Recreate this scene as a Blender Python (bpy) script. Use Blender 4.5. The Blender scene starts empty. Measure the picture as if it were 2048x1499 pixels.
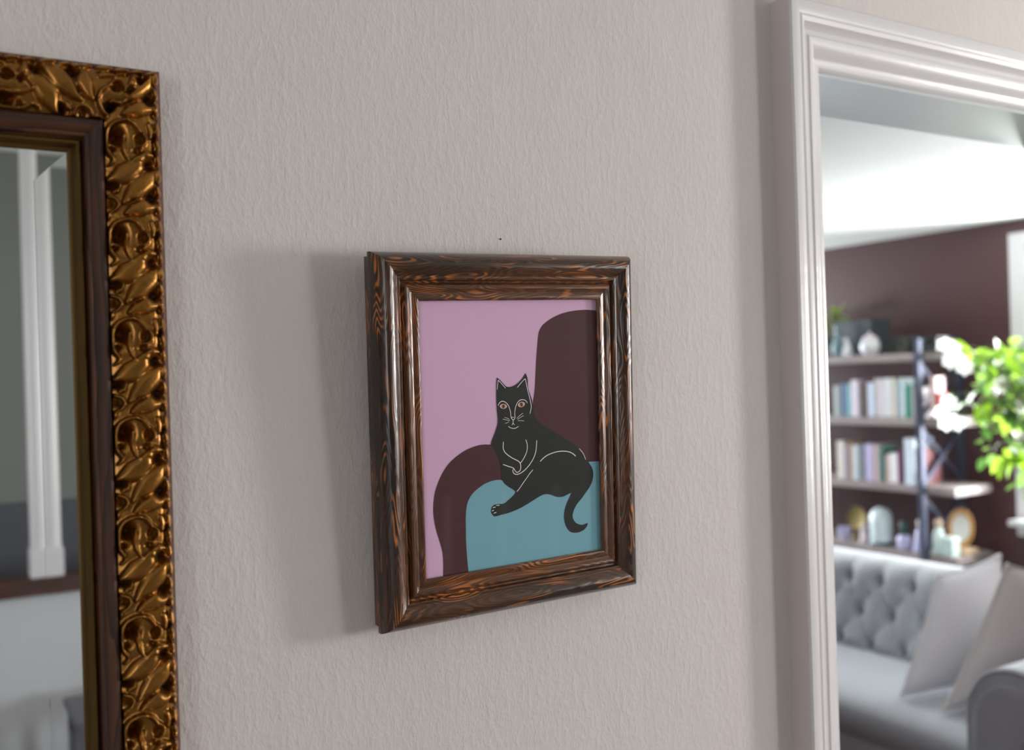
import bpy, bmesh, math, random
import numpy as np
from mathutils import Vector, Matrix
from mathutils.geometry import tessellate_polygon

random.seed(7)
rng = np.random.default_rng(7)
S = bpy.context.scene
COL = S.collection

# ------------------------------------------------------------------ camera
F = 2010.0                                  # focal length in pixels of the 2048 x 1499 frame
YAW, ROLL = math.radians(31.6), math.radians(1.8)
D, CZ = 1.13, 1.62                          # camera distance to the hall wall, camera height
fw = np.array([math.sin(YAW), math.cos(YAW), 0.0])
r0 = np.array([math.cos(YAW), -math.sin(YAW), 0.0]); u0 = np.array([0.0, 0.0, 1.0])
RX = math.cos(ROLL)*r0 - math.sin(ROLL)*u0
UP = math.sin(ROLL)*r0 + math.cos(ROLL)*u0
CAM = np.array([0.0, -D, CZ])
cam = bpy.data.cameras.new('camera'); camo = bpy.data.objects.new('camera', cam); COL.objects.link(camo)
m = Matrix.Identity(4)
for i in range(3):
    m[i][0], m[i][1], m[i][2], m[i][3] = RX[i], UP[i], -fw[i], CAM[i]
camo.matrix_world = m
cam.sensor_fit = 'HORIZONTAL'; cam.sensor_width = 36.0; cam.lens = F/2048*36.0
cam.clip_start = 0.01; cam.clip_end = 200
cam.dof.use_dof = True; cam.dof.focus_distance = 1.27; cam.dof.aperture_fstop = 2.8
S.camera = camo

def ray(x, y): return fw + RX*(x-1024)/F - UP*(y-749.5)/F
def onX(x, y, X): d = ray(x, y); return CAM + d*(X/d[0])
def onY(x, y, Y): d = ray(x, y); return CAM + d*((Y+D)/d[1])
def onZ(x, y, Z): d = ray(x, y); return CAM + d*((Z-CZ)/d[2])

# ------------------------------------------------------------------ world, lights, exposure
def lin(c):
    c = c/255.0
    return c/12.92 if c <= 0.04045 else ((c+0.055)/1.055)**2.4
def rgb(r, g, b): return (lin(r), lin(g), lin(b), 1.0)

w = bpy.data.worlds.new('world'); S.world = w; w.use_nodes = True
bg = w.node_tree.nodes['Background']; bg.inputs[0].default_value = (0.80, 0.90, 1.0, 1); bg.inputs[1].default_value = 1.6
S.view_settings.view_transform = 'Standard'; S.view_settings.look = 'None'
S.view_settings.gamma = 1.0; S.view_settings.use_curve_mapping = False
S.view_settings.exposure = 0.0

def area(name, loc, direction, sx, sy, power, color, spread=180):
    l = bpy.data.lights.new(name, 'AREA'); l.shape = 'RECTANGLE'; l.size = sx; l.size_y = sy
    l.energy = power; l.color = color; l.spread = math.radians(spread)
    o = bpy.data.objects.new(name, l); COL.objects.link(o)
    o.location = loc; o.rotation_euler = Vector(direction).to_track_quat('-Z', 'Y').to_euler()
    return o
# daylight just outside each window, hall back and stair being added fill (openings are modelled further down)
HW = dict(x=4.60, y0=-1.92, y1=-1.36, z0=1.18, z1=1.98)          # hall window
area('daylight_hall', (HW['x']+0.10, (HW['y0']+HW['y1'])/2, (HW['z0']+HW['z1'])/2), (-1, 0.25, 0), 0.50, 0.74, 88, (1.0, 0.965, 0.945))
area('daylight_living_side', (4.98, 1.40, 1.5), (-1, 0, 0), 0.62, 1.35, 150, (0.95, 0.98, 1.0))
area('daylight_living_far', (3.75, 5.45, 1.45), (0, -1, 0), 1.4, 1.45, 215, (0.90, 0.94, 1.0))
area('fill_hall_back', (4.08, -3.66, 1.55), (-0.35, 1, 0), 0.80, 1.1, 66, (1.0, 0.96, 0.92))  # added fill from front right, softens the shadow beside the picture
area('fill_stair', (-1.72, -2.35, 1.6), (1, 0, 0), 1.1, 1.2, 18, (1.0, 0.95, 0.91))  # weak added fill from the left, lifts the hall shadows

# ------------------------------------------------------------------ materials
def mat(name, color=(0.5, 0.5, 0.5, 1), rough=0.5, metal=0.0, spec=0.5, var=0.0, vscale=20, bump=0.0, bscale=100, bstretch=(1, 1, 1), sheen=0.0):
    M = bpy.data.materials.new(name); M.use_nodes = True
    nt = M.node_tree; b = nt.nodes['Principled BSDF']
    b.inputs['Base Color'].default_value = color; b.inputs['Roughness'].default_value = rough
    b.inputs['Metallic'].default_value = metal; b.inputs['Specular IOR Level'].default_value = spec
    if sheen: b.inputs['Sheen Weight'].default_value = sheen
    if var or bump:
        tc = nt.nodes.new('ShaderNodeTexCoord'); mp = nt.nodes.new('ShaderNodeMapping')
        mp.inputs['Scale'].default_value = bstretch
        nt.links.new(tc.outputs['Object'], mp.inputs['Vector'])
    if var:
        n = nt.nodes.new('ShaderNodeTexNoise'); n.inputs['Scale'].default_value = vscale; n.inputs['Detail'].default_value = 4
        nt.links.new(mp.outputs[0], n.inputs['Vector'])
        mx = nt.nodes.new('ShaderNodeMix'); mx.data_type = 'RGBA'
        mx.inputs[6].default_value = tuple(c*(1-var) for c in color[:3])+(1,)
        mx.inputs[7].default_value = tuple(min(1, c*(1+var)) for c in color[:3])+(1,)
        nt.links.new(n.outputs['Fac'], mx.inputs[0]); nt.links.new(mx.outputs[2], b.inputs['Base Color'])
    if bump:
        n2 = nt.nodes.new('ShaderNodeTexNoise'); n2.inputs['Scale'].default_value = bscale; n2.inputs['Detail'].default_value = 5
        nt.links.new(mp.outputs[0], n2.inputs['Vector'])
        bp = nt.nodes.new('ShaderNodeBump'); bp.inputs['Strength'].default_value = 1.0; bp.inputs['Distance'].default_value = bump
        nt.links.new(n2.outputs['Fac'], bp.inputs['Height']); nt.links.new(bp.outputs[0], b.inputs['Normal'])
    return M

def plaster_mat():
    M = bpy.data.materials.new('plaster_hall'); M.use_nodes = True; nt = M.node_tree; b = nt.nodes['Principled BSDF']
    b.inputs['Roughness'].default_value = 0.75; b.inputs['Specular IOR Level'].default_value = 0.3
    tc = nt.nodes.new('ShaderNodeTexCoord'); mp = nt.nodes.new('ShaderNodeMapping'); mp.inputs['Scale'].default_value = (1, 1, 0.5)
    nt.links.new(tc.outputs['Object'], mp.inputs['Vector'])
    def noise(scale, detail, rough=0.55):
        n = nt.nodes.new('ShaderNodeTexNoise'); n.inputs['Scale'].default_value = scale; n.inputs['Detail'].default_value = detail
        n.inputs['Roughness'].default_value = rough; nt.links.new(mp.outputs[0], n.inputs['Vector']); return n
    fine, mid, big, blot = noise(330, 3), noise(120, 3), noise(22, 3), noise(7, 3)
    ramp = nt.nodes.new('ShaderNodeValToRGB'); ramp.color_ramp.elements[0].position = 0.45; ramp.color_ramp.elements[1].position = 0.78
    nt.links.new(mid.outputs['Fac'], ramp.inputs[0])
    a1 = nt.nodes.new('ShaderNodeMath'); a1.operation = 'MULTIPLY_ADD'; a1.inputs[1].default_value = 0.9
    nt.links.new(fine.outputs['Fac'], a1.inputs[0]); nt.links.new(ramp.outputs[0], a1.inputs[2])
    a2 = nt.nodes.new('ShaderNodeMath'); a2.operation = 'MULTIPLY_ADD'; a2.inputs[1].default_value = 2.2
    nt.links.new(big.outputs['Fac'], a2.inputs[0]); nt.links.new(a1.outputs[0], a2.inputs[2])
    bp = nt.nodes.new('ShaderNodeBump'); bp.inputs['Strength'].default_value = 1.0; bp.inputs['Distance'].default_value = 0.00055
    nt.links.new(a2.outputs[0], bp.inputs['Height']); nt.links.new(bp.outputs[0], b.inputs['Normal'])
    mx = nt.nodes.new('ShaderNodeMix'); mx.data_type = 'RGBA'
    mx.inputs[6].default_value = rgb(205, 198, 196); mx.inputs[7].default_value = rgb(212, 206, 203)
    nt.links.new(blot.outputs['Fac'], mx.inputs[0]); nt.links.new(mx.outputs[2], b.inputs['Base Color'])
    return M

def wood_mat(name, dark, midc, light, gscale=1.0, rough=0.35, rings=False):
    """stained softwood; grain runs along the object's local X"""
    M = bpy.data.materials.new(name); M.use_nodes = True; nt = M.node_tree; b = nt.nodes['Principled BSDF']
    b.inputs['Roughness'].default_value = rough
    tc = nt.nodes.new('ShaderNodeTexCoord')
    oi = nt.nodes.new('ShaderNodeObjectInfo')
    ad = nt.nodes.new('ShaderNodeVectorMath'); ad.operation = 'ADD'
    sc = nt.nodes.new('ShaderNodeVectorMath'); sc.operation = 'SCALE'; sc.inputs['Scale'].default_value = 3.0
    cmb = nt.nodes.new('ShaderNodeCombineXYZ')
    nt.links.new(oi.outputs['Random'], cmb.inputs[0]); nt.links.new(oi.outputs['Random'], cmb.inputs[1])
    nt.links.new(cmb.outputs[0], sc.inputs[0]); nt.links.new(tc.outputs['Object'], ad.inputs[0]); nt.links.new(sc.outputs[0], ad.inputs[1])
    mp = nt.nodes.new('ShaderNodeMapping')
    if rings:
        # growth rings round a pith that runs almost along the board and slightly out of it
        mp.inputs['Location'].default_value = (0, 0.030, 0.012); mp.inputs['Rotation'].default_value = (0, 0.06, 0.14)
    else: mp.inputs['Scale'].default_value = (0.16*gscale, 1.0*gscale, 1.0*gscale)
    nt.links.new((tc.outputs['Object'] if rings else ad.outputs[0]), mp.inputs['Vector'])
    wv = nt.nodes.new('ShaderNodeTexWave')
    if rings:
        wv.wave_type = 'RINGS'; wv.rings_direction = 'X'; wv.wave_profile = 'SIN'
        wv.inputs['Scale'].default_value = 62*gscale; wv.inputs['Distortion'].default_value = 3.0; wv.inputs['Detail'].default_value = 2.0; wv.inputs['Detail Scale'].default_value = 0.35
    else:
        wv.wave_type = 'BANDS'; wv.bands_direction = 'Z'; wv.wave_profile = 'SAW'
        wv.inputs['Scale'].default_value = 34; wv.inputs['Distortion'].default_value = 9.0; wv.inputs['Detail'].default_value = 2.0; wv.inputs['Detail Scale'].default_value = 1.1
    nt.links.new(mp.outputs[0], wv.inputs['Vector'])
    n = nt.nodes.new('ShaderNodeTexNoise'); n.inputs['Scale'].default_value = 42; n.inputs['Detail'].default_value = 4
    m2 = nt.nodes.new('ShaderNodeMapping'); m2.inputs['Scale'].default_value = (0.5, 1.0, 1.0)
    nt.links.new((ad.outputs[0] if rings else mp.outputs[0]), m2.inputs['Vector']); nt.links.new(m2.outputs[0], n.inputs['Vector'])
    mul = nt.nodes.new('ShaderNodeMath'); mul.operation = 'MULTIPLY'
    r2 = nt.nodes.new('ShaderNodeValToRGB'); r2.color_ramp.elements[0].position = 0.30; r2.color_ramp.elements[1].position = 0.66
    if rings: r2.color_ramp.elements[0].color = (0.30, 0.30, 0.30, 1)
    nt.links.new(n.outputs['Fac'], r2.inputs[0])
    nt.links.new(wv.outputs['Fac'], mul.inputs[0]); nt.links.new(r2.outputs[0], mul.inputs[1])
    cr = nt.nodes.new('ShaderNodeValToRGB'); e = cr.color_ramp.elements
    e[0].position = 0.05; e[0].color = dark; e[1].position = (0.92 if rings else 0.85); e[1].color = light
    k = e.new(0.50 if rings else 0.32); k.color = midc
    nt.links.new(mul.outputs[0], cr.inputs[0]); nt.links.new(cr.outputs[0], b.inputs['Base Color'])
    bp = nt.nodes.new('ShaderNodeBump'); bp.inputs['Distance'].default_value = 0.0004; bp.inputs['Strength'].default_value = 0.6
    nt.links.new(wv.outputs['Fac'], bp.inputs['Height']); nt.links.new(bp.outputs[0], b.inputs['Normal'])
    return M

def pine_mat():
    M = bpy.data.materials.new('dark_stained_pine'); M.use_nodes = True; nt = M.node_tree; b = nt.nodes['Principled BSDF']
    b.inputs['Roughness'].default_value = 0.26; b.inputs['Coat Weight'].default_value = 0.3; b.inputs['Coat Roughness'].default_value = 0.18
    N = nt.nodes.new; K = nt.links.new
    tc = N('ShaderNodeTexCoord'); oi = N('ShaderNodeObjectInfo'); cmb = N('ShaderNodeCombineXYZ'); ad = N('ShaderNodeVectorMath'); ad.operation = 'ADD'
    K(oi.outputs['Random'], cmb.inputs[0]); K(tc.outputs['Object'], ad.inputs[0]); K(cmb.outputs[0], ad.inputs[1])
    def noise(vs, detail, dist=0.0):
        mp = N('ShaderNodeMapping'); mp.inputs['Scale'].default_value = vs; K(ad.outputs[0], mp.inputs[0])
        n = N('ShaderNodeTexNoise'); n.inputs['Scale'].default_value = 1.0; n.inputs['Detail'].default_value = detail; n.inputs['Distortion'].default_value = dist
        K(mp.outputs[0], n.inputs['Vector']); return n.outputs['Fac']
    def ramp(x, p0, p1, c0=(0, 0, 0, 1), c1=(1, 1, 1, 1)):
        r = N('ShaderNodeValToRGB'); e = r.color_ramp.elements; e[0].position, e[1].position = p0, p1; e[0].color, e[1].color = c0, c1; K(x, r.inputs[0]); return r.outputs[0]
    def mix(f, a, c):
        mx = N('ShaderNodeMix'); mx.data_type = 'RGBA'; K(f, mx.inputs[0])
        for k, v in ((6, a), (7, c)):
            if isinstance(v, tuple): mx.inputs[k].default_value = v
            else: K(v, mx.inputs[k])
        return mx.outputs[2]
    # growth rings: iso-lines of a stretched smooth field give nested pointed flames
    field = noise((9, 62, 62), 0.5, 0.0)
    ml = N('ShaderNodeMath'); ml.operation = 'MULTIPLY'; ml.inputs[1].default_value = 95.0; K(field, ml.inputs[0])
    sn = N('ShaderNodeMath'); sn.operation = 'SINE'; K(ml.outputs[0], sn.inputs[0])
    lines = ramp(sn.outputs[0], 0.0, 0.95)
    patch = ramp(noise((14, 85, 85), 1.5), 0.50, 0.66)
    broad = ramp(noise((3, 30, 30), 2.0), 0.36, 0.66)
    c = mix(broad, rgb(46, 32, 22), rgb(104, 60, 28))
    mf = N('ShaderNodeMath'); mf.operation = 'MULTIPLY'; K(lines, mf.inputs[0]); K(patch, mf.inputs[1])
    c = mix(mf.outputs[0], c, rgb(186, 108, 46))
    inv = ramp(sn.outputs[0], 0.0, 0.35, (0.62, 0.62, 0.62, 1), (1, 1, 1, 1))
    mm_ = N('ShaderNodeMix'); mm_.data_type = 'RGBA'; mm_.blend_type = 'MULTIPLY'; mm_.inputs[0].default_value = 1.0; K(c, mm_.inputs[6]); K(inv, mm_.inputs[7])
    K(mm_.outputs[2], b.inputs['Base Color'])
    bp = N('ShaderNodeBump'); bp.inputs['Distance'].default_value = 0.00012; bp.inputs['Strength'].default_value = 0.6
    K(sn.outputs[0], bp.inputs['Height']); K(bp.outputs[0], b.inputs['Normal'])
    return M

def pane_mat(name, tint=(1, 1, 1, 1), ior=1.45, rough=0.0):
    M = bpy.data.materials.new(name); M.use_nodes = True; nt = M.node_tree
    nt.nodes.remove(nt.nodes['Principled BSDF']); out = nt.nodes['Material Output']
    t = nt.nodes.new('ShaderNodeBsdfTransparent'); t.inputs[0].default_value = tint
    g = nt.nodes.new('ShaderNodeBsdfGlossy'); g.inputs['Roughness'].default_value = rough
    # Schlick reflectance, the same from both sides of the thin pane
    lw = nt.nodes.new('ShaderNodeLayerWeight'); lw.inputs['Blend'].default_value = 0.5
    pw = nt.nodes.new('ShaderNodeMath'); pw.operation = 'POWER'; pw.inputs[1].default_value = 5.0
    f = nt.nodes.new('ShaderNodeMath'); f.operation = 'MULTIPLY_ADD'; r_0 = ((ior-1)/(ior+1))**2
    f.inputs[1].default_value = 1-r_0; f.inputs[2].default_value = r_0
    nt.links.new(lw.outputs['Facing'], pw.inputs[0]); nt.links.new(pw.outputs[0], f.inputs[0])
    mx = nt.nodes.new('ShaderNodeMixShader')
    nt.links.new(f.outputs[0], mx.inputs[0]); nt.links.new(t.outputs[0], mx.inputs[1]); nt.links.new(g.outputs[0], mx.inputs[2])
    nt.links.new(mx.outputs[0], out.inputs[0]); return M

def leaf_mat(name, c1, c2):
    M = mat(name, c1, 0.22, spec=0.8); nt = M.node_tree; b = nt.nodes['Principled BSDF']
    oi = nt.nodes.new('ShaderNodeObjectInfo'); mx = nt.nodes.new('ShaderNodeMix'); mx.data_type = 'RGBA'
    mx.inputs[6].default_value = c1; mx.inputs[7].default_value = c2
    nt.links.new(oi.outputs['Random'], mx.inputs[0]); nt.links.new(mx.outputs[2], b.inputs['Base Color'])
    tr = nt.nodes.new('ShaderNodeBsdfTranslucent'); nt.links.new(mx.outputs[2], tr.inputs[0])
    ms = nt.nodes.new('ShaderNodeMixShader'); ms.inputs[0].default_value = 0.45
    out = nt.nodes['Material Output']
    nt.links.new(b.outputs[0], ms.inputs[1]); nt.links.new(tr.outputs[0], ms.inputs[2]); nt.links.new(ms.outputs[0], out.inputs[0])
    return M

M = {}
M['plaster'] = plaster_mat()
M['white_paint'] = mat('white_gloss_paint', rgb(212, 210, 212), 0.26, bump=0.0004, bscale=45, bstretch=(1, 1, 0.35))
M['side_paint'] = mat('wall_paint_on_casing', rgb(205, 196, 196), 0.5, bump=0.0004, bscale=60)
M['jamb_paint'] = mat('jamb_paint', rgb(205, 212, 214), 0.35)
M['ceil_white'] = mat('ceiling_white', rgb(236, 240, 236), 0.8)
M['hall_white'] = mat('hall_white', rgb(196, 198, 202), 0.8, var=0.03, vscale=6)
M['hall_grey'] = mat('hall_grey_green', rgb(112, 115, 110), 0.8, var=0.03, vscale=6)
M['maroon'] = mat('maroon_wall_paint', rgb(80, 53, 54), 0.36, var=0.05, vscale=3, bump=0.0003, bscale=160)
M['oak_floor'] = mat('oak_floor', rgb(52, 38, 30), 0.5, var=0.2, vscale=8, bstretch=(1, 8, 1))
M['floor_dark'] = mat('hall_floor', rgb(110, 96, 84), 0.5, var=0.15, vscale=6)
M['gold'] = mat('antique_gilding', rgb(146, 98, 32), 0.30, metal=0.88, spec=0.5, var=0.45, vscale=55, bump=0.0004, bscale=220)
_g = M['gold'].node_tree.nodes['Principled BSDF']; _g.inputs['Coat Weight'].default_value = 0.4; _g.inputs['Coat Roughness'].default_value = 0.22
M['gold_lip'] = mat('dull_gold_lip', rgb(88, 66, 26), 0.40, metal=0.7, var=0.25, vscale=40, bstretch=(0.15, 1, 1))
M['mirror_wood'] = wood_mat('red_brown_wood', rgb(44, 22, 10), rgb(72, 38, 16), rgb(94, 54, 24), 1.0, 0.62)
M['mirror_edge'] = mat('gilt_edge', rgb(84, 46, 24), 0.6, metal=0.0, var=0.2, vscale=30)
M['mirror'] = mat('mirror_silver', (0.80, 0.83, 0.82, 1), 0.0, metal=1.0)
M['pine'] = pine_mat()
M['pane'] = pane_mat('clear_glass')
M['pane_window'] = pane_mat('window_glass', ior=1.2)

# ------------------------------------------------------------------ helpers
def link(o, parent=None):
    COL.objects.link(o)
    if parent is not None: o.parent = parent
    return o
def tag(o, label, cat=None, group=None, kind=None):
    o['label'] = label
    if cat: o['category'] = cat
    if group: o['group'] = group
    if kind: o['kind'] = kind
    return o
def empty(name, loc=(0, 0, 0)):
    o = bpy.data.objects.new(name, None); o.location = loc; o.empty_display_size = 0.05
    return link(o)
def mesh_obj(name, verts, faces, mats, parent=None, smooth=False, loc=None, rot=None, midx=None):
    me = bpy.data.meshes.new(name)
    me.from_pydata([tuple(map(float, v)) for v in verts], [], [tuple(map(int, f)) for f in faces])
    for q in (mats if isinstance(mats, (list, tuple)) else [mats]): me.materials.append(q)
    if midx is not None: me.polygons.foreach_set('material_index', list(midx))
    if smooth: me.polygons.foreach_set('use_smooth', [True]*len(me.polygons))
    me.update()
    o = bpy.data.objects.new(name, me)
    if loc is not None: o.location = loc
    if rot is not None: o.rotation_euler = rot
    return link(o, parent)
def fix_normals(o):
    bm = bmesh.new(); bm.from_mesh(o.data); bmesh.ops.recalc_face_normals(bm, faces=bm.faces); bm.to_mesh(o.data); bm.free(); return o
def sharp(o, deg=40):
    o.data.set_sharp_from_angle(angle=math.radians(deg)); return o
BF = [(0, 1, 3, 2), (4, 6, 7, 5), (0, 4, 5, 1), (2, 3, 7, 6), (0, 2, 6, 4), (1, 5, 7, 3)]
def boxes(name, bl, mats, parent=None, bevel=0.0, midx=None):
    """several axis-aligned boxes (x0,x1,y0,y1,z0,z1) as one mesh"""
    V, Fc, mi = [], [], []
    for i, (x0, x1, y0, y1, z0, z1) in enumerate(bl):
        k = len(V)
        for x in (x0, x1):
            for y in (y0, y1):
                for z in (z0, z1): V.append((x, y, z))
        Fc += [tuple(k+a for a in f) for f in BF]; mi += [midx[i] if midx else 0]*6
    o = mesh_obj(name, V, Fc, mats, parent, midx=mi); fix_normals(o)
    if bevel: bev(o, bevel)
    return o
def bev(o, wdt, seg=2):
    bm = bmesh.new(); bm.from_mesh(o.data)
    bmesh.ops.bevel(bm, geom=bm.edges[:], offset=wdt, segments=seg, affect='EDGES', clamp_overlap=True)
    bm.to_mesh(o.data); bm.free(); return o
def grid_faces(nu, nv, cu=False, cv=False):
    f = []
    for i in range(nu if cu else nu-1):
        for j in range(nv if cv else nv-1):
            a, b2, c, d = i*nv+j, ((i+1) % nu)*nv+j, ((i+1) % nu)*nv+(j+1) % nv, i*nv+(j+1) % nv
            f.append((a, b2, c, d))
    return f
def lathe(name, prof, mats, parent=None, n=24, loc=(0, 0, 0), rot=None):
    V = []
    for k in range(n):
        a = 2*math.pi*k/n
        for r, z in prof: V.append((max(r, 1e-4)*math.cos(a), max(r, 1e-4)*math.sin(a), z))
    o = mesh_obj(name, V, grid_faces(n, len(prof), cu=True), mats, parent, smooth=True, loc=loc, rot=rot)
    fix_normals(o); sharp(o, 50); return o
def tube(name, pts, r, mats, parent=None, n=8):
    pts = [Vector(p) for p in pts]; V = []; L = len(pts)
    rr = r if isinstance(r, (list, tuple)) else [r]*L
    for i, p in enumerate(pts):
        t = (pts[min(i+1, L-1)]-pts[max(i-1, 0)]).normalized()
        a = t.orthogonal().normalized() if abs(t.z) > 0.95 else t.cross(Vector((0, 0, 1))).normalized()
        b2 = t.cross(a)
        for k in range(n):
            an = 2*math.pi*k/n; V.append(p+(a*math.cos(an)+b2*math.sin(an))*rr[i])
    f = grid_faces(L, n, cv=True)+[tuple(range(n))[::-1], tuple((L-1)*n+k for k in range(n))]
    o = mesh_obj(name, V, f, mats, parent, smooth=True); fix_normals(o); sharp(o, 50); return o
def bar(name, a, b, wd, mats, parent=None):
    """square bar between two points"""
    a, b = Vector(a), Vector(b); t = (b-a).normalized()
    s = t.cross(Vector((0, 0, 1))) if abs(t.z) < 0.95 else Vector((1, 0, 0))
    s = s.normalized()*wd/2; q = t.cross(s).normalized()*wd/2
    V = [p+i*s+j*q for p in (a, b) for i in (-1, 1) for j in (-1, 1)]
    o = mesh_obj(name, V, BF, mats, parent); return fix_normals(o)

RAIL_ROT = {'top': 0.0, 'right': math.pi/2, 'bottom': math.pi, 'left': -math.pi/2}
def rails(name, W, H, prof, mats, parent, sides=('top', 'right', 'bottom', 'left'), midx=None, smooth=True, ang=35, ext=None, nseg=1):
    """mitred frame members round an inner rectangle W x H (local XZ, outwards = -Y); prof = closed list of (u outwards, n towards viewer)"""
    out = []; P = len(prof)
    for s in sides:
        L = W if s in ('top', 'bottom') else H
        V = []
        for i in range(nseg+1):
            t = i/nseg
            for u, n in prof:
                x0, x1 = -(L/2+u), (L/2+u)
                if ext and s in ext: x0, x1 = ext[s](u, L)
                V.append((x0+(x1-x0)*t, -n, u))
        f = grid_faces(nseg+1, P, cv=True)
        mi = [(midx[j] if midx else 0) for i in range(nseg) for j in range(P)]
        f += [tuple(range(P)), tuple(nseg*P+k for k in range(P))[::-1]]; mi += [0, 0]
        off = {'top': (0, 0, H/2), 'bottom': (0, 0, -H/2), 'right': (W/2, 0, 0), 'left': (-W/2, 0, 0)}[s]
        o = mesh_obj(name, V, f, mats, parent, smooth=smooth, loc=off, rot=(0, RAIL_ROT[s], 0), midx=mi)
        fix_normals(o)
        if smooth: sharp(o, ang)
        out.append(o)
    return out

# ------------------------------------------------------------------ the setting
WT = 0.18                                    # thickness of the hall wall
OX0, OX1, OZ = 1.290, 2.22, 2.098            # door opening
LCEIL, HCEIL = 2.302, 2.55
XB = 4.330                                   # front plane of the bookcase
XW = 4.69                                    # maroon wall
def struct(o, label, cat): return tag(o, label, cat, kind='structure')

wf = boxes('wall_front', [(-1.6, OX0, 0, WT, 0, HCEIL), (OX1, 4.60, 0, WT, 0, HCEIL), (OX0, OX1, 0, WT, OZ, HCEIL)], [M['plaster'], M['maroon']])
for f_ in wf.data.polygons:                  # the living room side is painted maroon too
    if f_.normal.y > 0.9: f_.material_index = 1
struct(wf, 'pale textured plaster hall wall around the door opening', 'wall')
struct(boxes('wall_back', [(-1.6, 3.63, -3.6, -3.5, 0, HCEIL), (4.53, 4.60, -3.6, -3.5, 0, HCEIL), (3.63, 4.53, -3.6, -3.5, 0, 0.95), (3.63, 4.53, -3.6, -3.5, 2.15, HCEIL)], M['hall_grey']), 'plain grey wall behind the stair post', 'wall')
struct(boxes('wall_left', [(-1.7, -1.6, -3.6, -2.95, 0, HCEIL), (-1.7, -1.6, -1.75, WT, 0, HCEIL), (-1.7, -1.6, -2.95, -1.75, 0, 0.95), (-1.7, -1.6, -2.95, -1.75, 2.25, HCEIL)], M['hall_white']), 'plain side wall of the hall with an added window', 'wall')
hx = HW['x']
struct(boxes('wall_right', [(hx, hx+0.1, -3.6, HW['y0'], 0, HCEIL), (hx, hx+0.1, HW['y1'], WT, 0, HCEIL),
                            (hx, hx+0.1, HW['y0'], HW['y1'], 0, HW['z0']), (hx, hx+0.1, HW['y0'], HW['y1'], HW['z1'], HCEIL)], M['hall_white']),
       'end wall of the hall with a tall window', 'wall')
struct(boxes('floor_hall', [(-1.7, hx+0.1, -3.6, WT, -0.1, 0)], M['floor_dark']), 'wooden floor of the hall', 'floor')
struct(boxes('ceiling_hall', [(-1.7, hx+0.1, -3.6, WT, HCEIL, HCEIL+0.1)], M['ceil_white']), 'white ceiling of the hall', 'ceiling')
LY = 5.3
WY0, WY1, WZ0, WZ1 = 1.05, 1.70, 0.84, 2.15                       # living room side window opening
struct(boxes('wall_living_side', [(XW, XW+0.2, WY1, LY, 0, LCEIL), (XW, XW+0.2, WT, WY0, 0, LCEIL), (XW, XW+0.2, WY0, WY1, 0, WZ0), (XW, XW+0.2, WY0, WY1, WZ1, LCEIL)], M['maroon']),
       'dark maroon living room wall behind the bookcase', 'wall')
struct(boxes('wall_living_far', [(0.2, 3.0, LY, LY+0.1, 0, LCEIL), (4.5, XW+0.2, LY, LY+0.1, 0, LCEIL), (3.0, 4.5, LY, LY+0.1, 0, 0.7), (3.0, 4.5, LY, LY+0.1, 2.2, LCEIL)], M['maroon']),
       'far living room wall with a wide window', 'wall')
struct(boxes('wall_living_left', [(0.1, 0.2, WT, LY+0.1, 0, LCEIL)], M['maroon']), 'side wall of the living room', 'wall')
struct(boxes('wall_living_end', [(hx+0.1, XW+0.2, WT-0.1, WT, 0, LCEIL)], M['maroon']), 'end wall of the living room beyond the hall', 'wall')
struct(boxes('floor_living', [(0.1, XW+0.2, WT, LY+0.1, -0.1, 0)], M['oak_floor']), 'dark wooden floor of the living room', 'floor')
struct(boxes('ceiling_living', [(0.1, XW+0.2, WT, LY+0.1, LCEIL, LCEIL+0.1)], M['ceil_white']), 'white living room ceiling above the maroon wall', 'ceiling')

# door casing: outer edge 43 mm proud and painted like the wall, stepping down to the opening
tr = empty('trim_1', ((OX0+OX1)/2, 0, 0)); struct(tr, 'white moulded door casing around the living room doorway', 'door casing')
CW = 0.096
cprof = [(0.0, 0.0), (0.0, 0.010), (0.003, 0.0135), (0.014, 0.0145), (0.018, 0.0165), (0.023, 0.0215), (0.030, 0.0275), (0.037, 0.0305), (0.043, 0.0315),
         (0.046, 0.0295), (0.053, 0.0300), (0.058, 0.0335), (0.0625, 0.0395), (0.069, 0.0415), (0.073, 0.0405), (0.078, 0.0425), (0.088, 0.0435), (CW-0.003, 0.043), (CW, 0.040), (CW, 0.0)]
cm = [0]*len(cprof); cm[-2] = 1
cw, ch = OX1-OX0, OZ
IN = 0.012
cs = rails('casing_board', cw-2*IN+0.024, ch, cprof, [M['white_paint'], M['side_paint']], tr, sides=('top', 'right', 'left'), midx=cm, ang=28,
           ext={'right': lambda u, L: (-(L/2+u), L/2), 'left': lambda u, L: (-L/2, L/2+u)})
for o in cs: o.location.z += OZ/2
boxes('jamb_lining', [(-cw/2-0.001, -cw/2+0.012, 0.001, WT+0.02, 0, OZ)], M['jamb_paint'], tr)
boxes('jamb_lining', [(cw/2-0.012, cw/2+0.001, 0.001, WT+0.02, 0, OZ)], M['jamb_paint'], tr)
boxes('head_lining', [(-cw/2-0.001, cw/2+0.001, 0.001, WT+0.004, OZ-0.004, OZ+0.001)], M['jamb_paint'], tr)

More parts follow.
